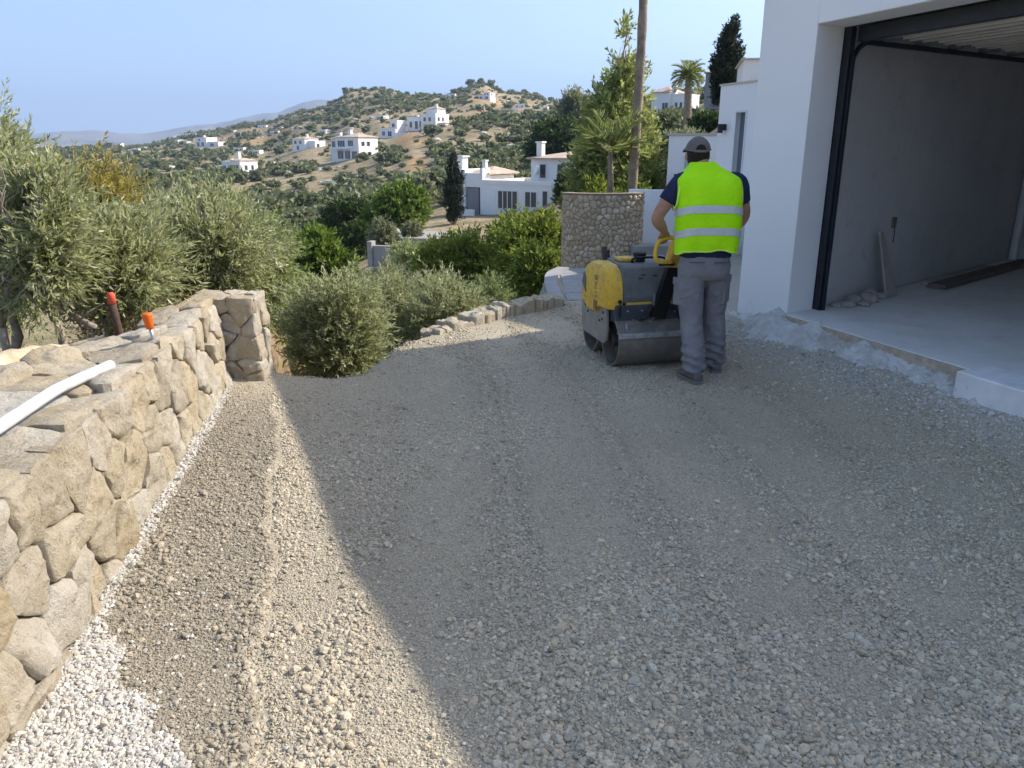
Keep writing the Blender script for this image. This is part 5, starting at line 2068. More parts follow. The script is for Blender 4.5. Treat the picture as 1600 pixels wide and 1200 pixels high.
def scrub_mesh(name, seed, n, leaf, sx=1.0, sz=.8):
    r = np.random.default_rng(seed)
    lobes = [((0, 0, .55 * sz), (.72 * sx, .72 * sx, .5 * sz))] + rl(r, (0, 0, .6 * sz), (.9 * sx, .9 * sx, .6 * sz), 6, .55, (.35, .55))
    P, D = sample_lobes(lobes, n, 3.0, .1, 1.5, r, seed)
    d = unit(D + r.normal(0, .75, (len(P), 3)))
    V, F = leaf_quads(P - d * leaf * .5, d, leaf * r.uniform(.7, 1.3, len(P)), leaf * .55, .15, r)
    return V, F


def build_hillside_plants():
    r = np.random.default_rng(99)
    kinds = [('hill_olive', 'rounded grey-green olive tree dotted on the dry hillside across the valley', 'olive tree', 'scrub_olive'),
             ('hill_shrub', 'dark green mastic shrub dotted on the dry hillside across the valley', 'shrub', 'scrub_leaf')]
    protos = []
    for i in range(6):
        kd = kinds[i % 2]
        V, F = scrub_mesh('crown', 200 + i, 650, .24, 1.0, 1.0 if i % 2 == 0 else .85)
        me = mesh_np('crown', V, F)
        me.materials.append(M[kd[3]])
        mb = MB()
        rr = np.random.default_rng(i)
        for q in range(3):
            mb.tube(limb_path((0, 0, -.25), tuple(rr.normal(0, .35, 2)) + (.55,), rr, .2, 4), [.06, .05, .035, .02], 5)
        tm = mesh_list('trunk', mb.V, mb.F)
        tm.materials.append(M['bark'])
        protos.append((kd, me, tm))
    # candidates
    n = 26000
    px = r.uniform(60, 1130, n)
    rad = np.sqrt(r.uniform(70 ** 2, 880 ** 2, n))
    k = (px - 800) / 1200 / 1.047
    Y = rad / np.sqrt(1 + k * k)
    X = k * Y
    dens = fbm(np.stack([X / 45, Y / 45, 0 * X], -1), 3)
    ok = r.uniform(0, 1, n) < np.clip((.70 + 1.3 * dens) * np.where(rad < 300, .9, .48), .12, 1)
    for (cx, cr, wx, wr) in BARE:
        d = ((px - cx) / wx) ** 2 + ((rad - cr) / wr) ** 2
        ok &= ~((d < 1.0) & (r.uniform(0, 1, n) < .74))
    for (hx, hr, wpx, dr) in [(541, 240, 48, 14), (668, 290, 48, 14), (358, 260, 44, 14), (757, 440, 26, 16), (470, 330, 30, 14), (612, 292, 32, 12), (318, 520, 30, 20), (795, 62, 110, 12), (1040, 150, 26, 12), (1112, 125, 20, 10)]:
        ok &= ~((np.abs(px - hx) < wpx) & (rad > hr - dr * 1.0) & (rad < hr + dr))
        ok &= ~((np.abs(px - hx) < wpx * .85) & (rad > hr - 40) & (rad < hr) & (r.uniform(0, 1, n) < .6))
    X, Y, rad, px = X[ok], Y[ok], rad[ok], px[ok]
    # near extra ones filling the valley floor
    m = 420
    px2 = r.uniform(380, 1100, m)
    rad2 = r.uniform(64, 190, m)
    sel = ~((px2 > 640) & (px2 < 930) & (rad2 < 82))
    k2 = (px2[sel] - 800) / 1200 / 1.047
    Y2 = rad2[sel] / np.sqrt(1 + k2 * k2)
    X = np.concatenate([X, k2 * Y2])
    Y = np.concatenate([Y, Y2])
    rad = np.hypot(X, Y)
    Z = zt(X, Y)
    o = np.argsort(rad)
    X, Y, Z, rad = X[o], Y[o], Z[o], rad[o]
    sz = r.uniform(.8, 2.1, len(X)) * (1 + .25 * r.normal(0, 1, len(X)).clip(-1, 2))
    sz = np.clip(sz * np.exp(r.normal(0, .28, len(X))), .45, 3.6)
    for i in range(min(300, len(X))):
        kd, me, tm = protos[r.integers(0, 6)]
        e = empty(kd[0], (X[i], Y[i], Z[i] - .1), r.uniform(0, 6.28), kd[1], kd[2], 'olives and shrubs dotted over the far hillside')
        e.scale = (sz[i] * 1.1, sz[i] * 1.1, sz[i] * r.uniform(.8, 1.15))
        link('crown', me, None, e)
        link('trunk', tm, None, e)
    # the rest as one mass each of olives and scrub
    for which, mat, nm in ((0, 'scrub_olive', 'far_olive_scrub'), (1, 'scrub_leaf', 'far_dark_scrub')):
        Vs, Fs, off = [], [], 0
        lod = [[scrub_mesh('x', 400 + which * 10 + j, cnt, lf) for j in range(4)] for cnt, lf in ((105, .46), (44, .72))]
        for i in range(300, len(X)):
            if (i % 3 == 0) != (which == 0):
                continue
            V, F = lod[0 if rad[i] < 290 else 1][r.integers(0, 4)]
            a = r.uniform(0, 6.28)
            c, s = math.cos(a), math.sin(a)
            S = sz[i]
            W = np.stack([(V[:, 0] * c - V[:, 1] * s) * S * 1.1 + X[i], (V[:, 0] * s + V[:, 1] * c) * S * 1.1 + Y[i], V[:, 2] * S + Z[i] - .1], -1)
            Vs.append(W)
            Fs.append(F + off)
            off += len(W)
        ob = link(nm, mesh_np(nm, np.concatenate(Vs), np.concatenate(Fs)), M[mat])
        tag(ob, kind='stuff')
        print(nm, off // 4, 'leaf faces')
    print('hill plants', len(X))
    nr = 900
    pxr = r.uniform(150, 1000, nr)
    rr_ = r.uniform(110, 640, nr)
    kr = (pxr - 800) / 1200 / 1.047
    yr = rr_ / np.sqrt(1 + kr * kr)
    xr = kr * yr
    cl = fbm(np.stack([xr / 25, yr / 25, 0 * xr + 31], -1), 3) > .02
    xr, yr = xr[cl], yr[cl]
    zr = zt(xr, yr)
    mb = MB()
    for i in range(len(xr)):
        a = r.uniform(.3, 1.3)
        V, F = ball((0, 0, 0), a * r.uniform(.8, 1.8), a, a * r.uniform(.35, .7), 7, 4)
        V = np.array(V)
        V = V * (1 + .3 * fbm(V * 1.5 + i, 2))[:, None] + np.array([xr[i], yr[i], zr[i] + .1])
        mb.add(V, F)
    o = mb.obj('hillside_rocks', simple('pale_hill_rock', (.50, .46, .39), .95, var=.2, scale=.6))
    tag(o, kind='stuff')
    # crest trees standing on the skyline
    for j, (px_, r_, s_) in enumerate([(712, 590, 4.2), (735, 600, 4.6), (752, 600, 3.6), (768, 600, 4.4), (800, 610, 3.6), (820, 600, 3.8), (545, 600, 3.4), (572, 610, 3.2), (590, 610, 2.8), (520, 650, 3), (690, 610, 2.8), (640, 610, 2.6), (860, 610, 3.4), (835, 590, 3)]):
        kk = (px_ - 800) / 1200 / 1.047
        yy = r_ / math.sqrt(1 + kk * kk)
        kd, me, tm = protos[1 if j % 3 else 0]
        e = empty('crest_tree', (kk * yy, yy, ztp(kk * yy, yy) + .3), j, 'round dark tree standing on the skyline of the far hill', 'tree', 'round trees along the skyline of the far hill')
        e.scale = (s_, s_, s_ * 1.1)
        link('crown', me, None, e)
        link('trunk', tm, None, e)


build_hillside_plants()


def build_ground_cover():
    """dry grass and weeds behind the wall and along the bank"""
    r = np.random.default_rng(5)

    def patch(name, n, xr, yr, L, W, mat, cond):
        x = r.uniform(*xr, n)
        y = r.uniform(*yr, n)
        k = cond(x, y)
        x, y = x[k], y[k]
        z = zt(x, y)
        cl = fbm(np.stack([x * 2.2, y * 2.2, 0 * x + 8], -1), 3)
        kk = cl > -.05
        x, y, z, cl = x[kk], y[kk], z[kk], cl[kk]
        n = len(x)
        D = unit(np.stack([r.normal(0, .45, n), r.normal(0, .45, n), r.uniform(.35, 1, n)], -1))
        V, F = leaf_quads(np.stack([x, y, z - .01], -1), D, L * r.uniform(.4, 1.2, n) * (.6 + cl.clip(0, 1)), W, .15, r)
        ob = link(name, mesh_np(name, V, F), M[mat])
        tag(ob, kind='stuff')
    left = lambda x, y: (x < wall_front(y) - wall_thick(y) - .12)
    patch('dry_grass', 16000, (-5.5, -1.9), (2.8, 8.5), .30, .009, 'dry_leaf', lambda x, y: left(x, y) & (x > -.75 * y))
    patch('green_weeds', 2600, (-5.5, -1.9), (3.4, 8.5), .16, .03, 'weed_leaf', lambda x, y: left(x, y) & (x > -.75 * y))
    bank = lambda x, y: (poly_sd(np.stack([x, y], -1), DRIVE) < -.55)
    patch('bank_grass', 9000, (-3.2, .8), (6.0, 13), .28, .012, 'dry_leaf', bank)
    patch('bank_weeds', 5000, (-3.2, .8), (6.0, 13), .18, .035, 'weed_leaf', bank)
    # dry bush beside the rusty stake
    lobes = [((0, 0, .3), (.34, .3, .32)), ((.25, .1, .22), (.25, .25, .22)), ((-.2, .1, .2), (.25, .25, .2))]
    p = (-2.66, 5.3)
    leafy_tree('dry_bush', 'dead tan bush of fine dry twigs between the rusty stake and the orange cap', 'bush', (*p, ztp(*p)), lobes, .012, M['dry_leaf'], 700, 6, .22, .06, .007, 3, None, 81, .6, 2, .2, 2, 20, .4)
    p = (-2.5, 6.1)
    lobes = [((0, 0, .22), (.35, .3, .24))]
    leafy_tree('weed_bush', 'bright yellow-green weeds glowing behind the end of the stone wall', 'bush', (*p, ztp(*p)), lobes, .008, M['weed_leaf'], 420, 7, .16, .06, .02, 3, None, 82, .6, 2, .2, 2, 12, .4)


build_ground_cover()


# ================================================================== THINGS ON AND BEHIND THE WALL
def build_wall_things():
    top = .70
    # rusty stake
    p = at(192, 543, 4.45)
    s = empty('rusty_stake', (p.x, 4.45, p.z - .12), 0, 'dark rusty steel stake with faded red painted tip behind the wall', 'stake')
    MB().tube([(0, 0, -.3), (-.004, 0, .1), (-.012, 0, .26), (-.022, 0, .385)], [.022, .022, .0215, .021], 14).obj('shaft', M['rust'], s, True)
    MB().tube([(-.022, 0, .386), (-.0245, 0, .44), (-.026, 0, .452)], [.0225, .022, .016], 14).obj('tip', M['red'], s, True)
    # orange capped rod
    p = at(243, 535, 4.0)
    s = empty('capped_rod', (p.x, 4.0, p.z - .01), 0, 'steel rod with bright orange safety cap standing on the wall top', 'rod')
    MB().tube([(0, 0, -.15), (-.01, 0, .03), (-.019, 0, .10)], .0088, 12).obj('rod', M['rod'], s, True)
    MB().tube([(-.0185, 0, .085), (-.019, 0, .092), (-.025, 0, .155), (-.026, 0, .168), (-.026, 0, .17)], [.017, .021, .026, .026, .022], 16).obj('cap', M['orange'], s, True)
    # bent white pipe lying on the wall
    a = at(-60, 712, 2.25)
    b = at(85, 583, 3.05)
    c = at(172, 566, 3.45)
    b.z, c.z = .735, .725
    a.z = max(a.z, .78)
    pth = spline([tuple(a), tuple(a + (b - a) * .5), tuple(a + (b - a) * .92), tuple(b + (c - b) * .12), tuple(b + (c - b) * .6), tuple(c)], 26)
    s = empty('white_pipe', tuple(a), 0, 'bent white plastic pipe lying along the top of the wall', 'pipe')
    mb = MB()
    mb.tube([np.array(q) - np.array(a) for q in pth], [.024] * 26, 16, True)
    mb.obj('pipe_body', M['pvc'], s, True)
    q = np.array(pth[16]) - np.array(a)
    # dark pipe stub sticking from the wall top
    p = at(12, 683, 2.45)
    s = empty('pipe_stub', (p.x - .05, 2.43, p.z), 0, 'dark open pipe stub lying under the bent white pipe', 'pipe')
    ring = [(-.25, .05, .0), (-.1, .02, .0), (.0, 0, .0)]
    MB().tube(ring, .027, 16).obj('pipe_body', M['rubber'], s, True)
    # fallen dry branch
    r = np.random.default_rng(3)
    p0 = at(-30, 590, 3.5)
    p1 = at(70, 552, 4.15)
    p2 = at(145, 545, 4.6)
    s = empty('fallen_branch', tuple(p0), 0, 'thick pale dead branch lying on the ground behind the wall', 'branch')
    o = np.array(p0)
    mb = MB()
    pts = spline([o, o * .5 + np.array(p1) * .5 + (0, 0, .02), np.array(p1), np.array(p1) * .5 + np.array(p2) * .5 + (0, 0, .01), np.array(p2)], 22)
    rad = np.linspace(.075, .016, 22) * (1 + .12 * np.sin(np.arange(22) * 1.7))
    mb.tube([np.array(q) - o for q in pts], list(rad), 12)
    for k, d in ((9, (.10, -.05, -.10)), (12, (.22, .02, -.09)), (6, (-.03, -.05, -.16)), (15, (.18, .1, .06))):
        st = np.array(pts[k]) - o
        mb.tube(limb_path(st, st + np.array(d), r, .2, 6), list(np.linspace(.022, .008, 6)), 8)
    mb.obj('limb', M['dead_wood'], s, True)
    q0 = at(60, 470, 4.9)
    q1 = at(148, 512, 4.7)
    s = empty('dead_bough', tuple(q0), 0, 'broken dead bough slanting among the olive stems', 'branch')
    mb = MB()
    o = np.array(q0)
    pp = limb_path(o, np.array(q1), r, .12, 10)
    mb.tube([np.array(q) - o for q in pp], list(np.linspace(.012, .022, 10)), 8)
    for k in (3, 5, 7):
        st = np.array(pp[k]) - o
        mb.tube(limb_path(st, st + np.array((.14, .03, -.04 + .02 * k)), r, .2, 5), list(np.linspace(.009, .004, 5)), 6)
    mb.obj('limb', M['bark'], s, True)


build_wall_things()


# ================================================================== THE ROLLER
def build_roller():
    ax = np.array([.972, .233])
    B = np.array([.79, 6.02])
    rot = math.atan2(ax[1], ax[0])
    t = empty('road_roller', (B[0], B[1], .0), rot, 'yellow and grey walk-behind double drum roller on the gravel', 'road roller')
    Wd = .68
    R_ = .205

    def drum(q):
        mb = MB()
        n = 48
        V, F = [], []
        prof = [(.0, R_ - .018), (0, R_ - .003), (.003, R_), (Wd - .003, R_), (Wd, R_ - .003), (Wd, R_ - .018), (Wd - .10, R_ - .02), (Wd - .105, .03), (.105, .03), (.10, R_ - .02)]
        m = len(prof)
        for i in range(n):
            a = 2 * math.pi * i / n
            for (p, r) in prof:
                V.append((p, q + math.cos(a) * r, R_ + math.sin(a) * r))
        for i in range(n):
            for j in range(m):
                F.append((i * m + j, i * m + (j + 1) % m, ((i + 1) % n) * m + (j + 1) % m, ((i + 1) % n) * m + j))
        mb.add(V, F)
        o = mb.obj('drum', M['drum'], t)
        sharp_by_angle(o.data, 35)
        hub = MB()
        hub.tube([(.02, q, R_), (.12, q, R_)], .05, 16).tube([(Wd - .12, q, R_), (Wd - .02, q, R_)], .05, 16)
        hub.obj('hub', M['drum_inner'], o)
    drum(0)
    drum(.48)
    # side plates carrying the drums
    for p0, p1 in ((-.035, -.012), (Wd + .012, Wd + .035)):
        mb = MB()
        poly = [(p0, .0, .30), (p0, .01, .20), (p0, .06, .165), (p0, .56, .165), (p0, .62, .22), (p0, .63, .43), (p0, .58, .46), (p0, .02, .46)]
        mb.extrude(poly, (1, 0, 0), p1 - p0)
        pl = mb.obj('side_plate', M['dusty_plate'], t, bevel=.004)
        bt = MB()
        for (q, z) in ((.10, .36), (.16, .34), (.08, .42), (.30, .40), (.45, .36), (.52, .40), (.22, .42)):
            x = p0 if p0 < 0 else p1
            sg = -1 if p0 < 0 else 1
            bt.tube([(x, q, z), (x + sg * .008, q, z)], .011, 8)
        bt.obj('bolts', M['chassis'], pl)
    # chassis between
    mb = MB().extrude([(0, -.10, .375), (0, -.10, .505), (0, .58, .505), (0, .58, .34), (0, .10, .34)], (1, 0, 0), Wd)
    ch = mb.obj('chassis', M['chassis'], t, bevel=.012, seg=3)
    bt = MB()
    for (p, z) in ((.10, .46), (.22, .46), (.24, .40), (.50, .44), (.62, .46), (.55, .39), (.40, .385), (.15, .385)):
        bt.tube([(p, -.10, z), (p, -.107, z)], .007, 8)
    bt.obj('bolts', M['dusty_plate'], ch)
    MB().box(.02, Wd - .02, -.06, .56, .30, .374).obj('under_shadow', M['black'], t)  # black box standing in for the shadow under the chassis
    # lifting eye bracket on the back
    mb = MB().extrude([(.30, -.112, .37), (.30, -.145, .40), (.30, -.14, .56), (.30, -.12, .60), (.30, -.095, .58), (.30, -.095, .37)], (1, 0, 0), .018)
    mb.tube([(.318, -.12, .55), (.345, -.12, .54)], .011, 10)
    mb.tube([(.318, -.12, .45), (.34, -.12, .45)], .009, 10)
    mb.obj('lift_bracket', M['hood_grey'], t, bevel=.003)
    # scraper bar in front of the rear drum, with posts
    mb = MB().box(-.004, Wd + .004, -.212, -.204, .262, .300)
    mb.box(-.004, Wd + .004, -.204, -.150, .296, .3005)
    mb.obj('scraper_bar', M['scraper'], t, bevel=.002)
    mb = MB().tube([(.075, -.165, .30), (.075, -.150, .375)], .013, 10).tube([(Wd - .08, -.165, .30), (Wd - .08, -.150, .375)], .013, 10)
    mb.obj('scraper_post', M['galvanised'], t, True)
    # yellow end covers: shaped like a shoulder
    def cover(p0, p1, nm='side_cover'):
        ns = 10
        prof = [(-.075, .47), (-.09, .52), (-.085, .62), (-.065, .70), (-.02, .765), (.06, .80), (.26, .81), (.40, .795), (.52, .74), (.60, .62), (.625, .50), (.61, .44), (.52, .44), (.46, .40), (.20, .40), (.14, .45), (.06, .47)]
        mb = MB()
        V, F = [], []
        m = len(prof)
        steps = [(0, .82, .80), (.14, .94, .94), (.36, .985, .98), (.62, 1, 1), (1, 1, 1)] if p0 < p1 else []
        cq, cz = .26, .58
        for (f, sy, sz) in steps:
            p = p0 + (p1 - p0) * f
            for (q, z) in prof:
                zz = cz + (z - cz) * (sz if z > cz else 1 - (1 - sz) * .25)
                V.append((p, cq + (q - cq) * sy, zz))
        for i in range(len(steps) - 1):
            for j in range(m):
                F.append((i * m + j, i * m + (j + 1) % m, (i + 1) * m + (j + 1) % m, (i + 1) * m + j))
        F.append(tuple(range(m)))
        F.append(tuple(range((len(steps) - 1) * m, len(steps) * m)))
        return mb.add(V, F)
    mb = cover(-.062, .058)
    o = mb.obj('side_cover', M['yellow'], t)
    sharp_by_angle(o.data, 32)
    # vertical lettering strokes, badge and vent on the left cover
    dk = MB()
    x = -.0645
    for (q, z, dq, dz) in ((.20, .70, .05, .007), (.20, .672, .05, .007), (.178, .686, .007, .035), (.222, .686, .007, .035),
                           (.20, .64, .05, .007), (.20, .622, .007, .03), (.20, .598, .05, .007), (.20, .565, .03, .012), (.20, .535, .03, .012)):
        dk.box(x - .002, x + .004, q - dq / 2, q + dq / 2, z - dz / 2, z + dz / 2)
    dk.obj('lettering', M['hood_grey'], o)
    MB().box(x - .002, x + .004, .16, .24, .42, .50).obj('badge', simple('brown_badge', (.20, .13, .05), .6), o)
    MB().extrude([(x - .003, .44, .52), (x - .003, .54, .60), (x - .003, .50, .69), (x - .003, .45, .66)], (1, 0, 0), .01).obj('vent', M['hood_grey'], o)
    mb = MB()
    V0 = cover(-.062, .058)
    V = [(Wd - v[0], v[1], v[2]) for v in V0.V]
    mb.add(V, V0.F)
    o = mb.obj('side_cover', M['yellow'], t)
    sharp_by_angle(o.data, 32)
    # grey engine hood
    mb = MB().extrude([(.060, -.075, .515), (.060, -.085, .56), (.060, -.04, .79), (.060, .0, .815), (.060, .46, .815), (.060, .57, .70), (.060, .58, .515)], (1, 0, 0), Wd - .120)
    hd = mb.obj('engine_hood', M['hood_grey'], t, bevel=.014, seg=3)
    MB().box(.09, Wd - .09, -.0925, -.07, .506, .523).obj('hood_edge', M['yellow'], hd)
    bt = MB()
    for (x0, x1, f) in ((.20, .30, .16), (.22, .27, .19), (.32, .36, .18)):
        for k in range(3):
            q, z = -.085 + .045 * (f * 4 + .0), .56 + .23 * (f * 4)
            bt.box(x0 + k * .012, x0 + k * .012 + .008, q - .006, q - .001, z - .004, z + .004)
    bt.obj('hood_lettering', M['black'], hd)
    mb = MB().tube([(.18, .05, .815), (.18, .05, .845), (.22, .05, .855), (.42, .05, .855), (.46, .05, .845), (.46, .05, .815)], .010, 8)
    mb.obj('grab_rail', M['black'], t, True)
    MB().box(.10, .24, .10, .26, .816, .845).obj('filler_cover', M['yellow'], t, bevel=.01)
    mb = MB().tube([(.27, .12, .815), (.27, .12, .86)], .045, 16).tube([(.27, .12, .861), (.27, .12, .885)], .052, 16)
    mb.obj('fuel_cap', M['rubber'], t)
    mb = MB().tube([(.06, .34, .80), (.055, .35, .86), (.06, .37, .90)], .022, 12).tube([(.10, .42, .80), (.10, .43, .87)], .03, 12)
    mb.obj('exhaust', M['drum_inner'], t)
    # latch on the yellow cover with strap
    mb = MB().tube([(.035, -.100, .535), (.035, -.088, .535)], .016, 12)
    mb.tube([(.035, -.104, .535), (.035, -.112, .47), (.035, -.108, .41)], .005, 6)
    mb.obj('latch', M['black'], t)
    mb = MB().tube(spline([(.30, -.11, .50), (.27, -.15, .47), (.24, -.14, .41), (.20, -.10, .38)], 14), .010, 8)
    mb.tube(spline([(.47, -.10, .47), (.50, -.14, .45), (.53, -.13, .40), (.55, -.09, .37)], 14), .008, 8)
    mb.obj('hose', M['rubber'], t, True)
    # steering arm
    p0, p1 = Vector((.345, -.115, .40)), Vector((.425, -.20, .835))
    d = (p1 - p0).normalized()
    sd = Vector((1, 0, 0))
    nrm = d.cross(sd).normalized()
    sd = nrm.cross(d)

    def bar(name, a, b, w0, w1, th, mat, par=t, bevel=.006):
        mb = MB()
        V = []
        for (p, w) in ((a, w0), (b, w1)):
            for s in (-1, 1):
                for q in (-1, 1):
                    V.append(p + sd * (s * w / 2) + nrm * (q * th / 2))
        mb.add(V, [(0, 1, 3, 2), (4, 6, 7, 5), (0, 4, 5, 1), (2, 3, 7, 6), (0, 2, 6, 4), (1, 5, 7, 3)])
        return mb.obj(name, mat, par, bevel=bevel)
    arm = bar('steering_arm', p0, p1, .125, .105, .055, M['black'])
    bar('label_plate', p0 + d * .12 - nrm * -.029, p0 + d * .36 - nrm * -.029, .02, .05, .004, M['chassis'], arm, 0)
    off = nrm * .0295
    bar('warning_sticker', p0 + d * .385 + off, p0 + d * .41 + off, .022, .022, .003, M['yellow'], arm, 0)
    bar('bolt_plate', p0 + d * .03 + off, p0 + d * .045 + off, .03, .03, .003, M['dusty_plate'], arm, 0)
    # yellow control head
    hz = p1
    mb = MB().extrude([(hz.x - .075, hz.y + .05, hz.z - .02), (hz.x - .055, hz.y - .01, hz.z + .17), (hz.x - .03, hz.y - .05, hz.z + .225), (hz.x + .06, hz.y - .05, hz.z + .225),
                       (hz.x + .075, hz.y + .0, hz.z + .02), (hz.x + .055, hz.y + .05, hz.z - .03)], (0, -1, 0), .085)
    head = mb.obj('control_head', M['yellow'], t, bevel=.012, seg=3)
    # loop grip on the left
    gx, gy, gz = hz.x - .062, hz.y - .06, hz.z + .11
    lp = [(gx + .02, gy, gz - .085), (gx - .05, gy, gz - .085), (gx - .10, gy, gz - .075), (gx - .125, gy, gz - .04), (gx - .12, gy, gz + .03), (gx - .095, gy, gz + .075), (gx - .03, gy, gz + .098), (gx + .04, gy, gz + .098)]
    MB().tube(spline(lp, 30), .017, 10).obj('grip', M['yellow'], t, True)
    MB().tube([(gx - .09, gy - .001, gz - .101), (gx + .03, gy - .001, gz - .103)], .012, 8).obj('grip_rubber', M['rubber'], t, True)
    MB().tube([(gx + .12, gy, gz + .0), (gx + .20, gy, gz + .02), (gx + .26, gy + .02, gz + .02)], .015, 10).obj('side_lever', M['black'], t, True)
    Mw = Matrix.Translation((B[0], B[1], 0)) @ Matrix.Rotation(rot, 4, 'Z')
    return Mw @ Vector((gx - .07, gy, gz + .085)), Mw @ Vector((gx + .26, gy + .02, gz + .02)), Mw


GRIP_L, GRIP_R, ROLLER_M = build_roller()
print('grip', GRIP_L, GRIP_R)


# ================================================================== THE MAN
def remesh(name, parts, voxel, smooth=4, fac=.5):
    mb = MB()
    for V, F in parts:
        mb.add(V, F)
    me = mesh_list(name, mb.V, mb.F)
    bm = bmesh.new()
    bm.from_mesh(me)
    bmesh.ops.recalc_face_normals(bm, faces=bm.faces)
    bm.to_mesh(me)
    bm.free()
    ob = bpy.data.objects.new(name, me)
    COL.objects.link(ob)
    m = ob.modifiers.new('r', 'REMESH')
    m.mode = 'VOXEL'
    m.voxel_size = voxel
    if smooth:
        s = ob.modifiers.new('s', 'SMOOTH')
        s.factor = fac
        s.iterations = smooth
    dg = bpy.context.evaluated_depsgraph_get()
    out = bpy.data.meshes.new_from_object(ob.evaluated_get(dg))
    bpy.data.objects.remove(ob)
    out.name = name
    return out


def limb(pts, rad, n=14, dense=6, ref=None):
    """smooth tapered limb with rounded ends"""
    P = spline(pts, dense * (len(pts) - 1) + 1)
    t = np.linspace(0, len(pts) - 1, len(P))
    if isinstance(rad[0], (tuple, list)):
        ra = np.interp(t, range(len(pts)), [r[0] for r in rad])
        rb = np.interp(t, range(len(pts)), [r[1] for r in rad])
        rr = list(zip(ra, rb))
    else:
        rr = list(np.interp(t, range(len(pts)), rad))
    return tube(P, rr, n, True, ref)


def ringloft(rings, n=48, e=2.5):
    """rings (z, cx, cy, rx, ry): superellipse sections"""
    V, F = [], []
    for (z, cx, cy, rx, ry) in rings:
        for j in range(n):
            t = 2 * math.pi * j / n
            c, s = math.cos(t), math.sin(t)
            V.append((cx + rx * abs(c) ** (2 / e) * (1 if c > 0 else -1), cy + ry * abs(s) ** (2 / e) * (1 if s > 0 else -1), z))
    for i in range(len(rings) - 1):
        for j in range(n):
            F.append((i * n + j, i * n + (j + 1) % n, (i + 1) * n + (j + 1) % n, (i + 1) * n + j))
    F.append(tuple(range(n - 1, -1, -1)))
    F.append(tuple(range((len(rings) - 1) * n, len(rings) * n)))
    return V, F


def interp_rings(rings, m):
    a = np.array(rings)
    t = np.linspace(0, len(a) - 1, m)
    out = []
    A = [tuple(x) for x in a]
    for q in spline(A, m):
        out.append(tuple(q))
    return out


def wrinkle(me, fn):
    n = len(me.vertices)
    co = np.empty(n * 3, np.float32)
    me.vertices.foreach_get('co', co)
    co = co.reshape(-1, 3)
    no = np.empty(n * 3, np.float32)
    me.vertices.foreach_get('normal', no)
    no = no.reshape(-1, 3)
    co = co + no * fn(co.astype(float))[:, None]
    me.vertices.foreach_set('co', co.astype(np.float32).ravel())
    me.update()


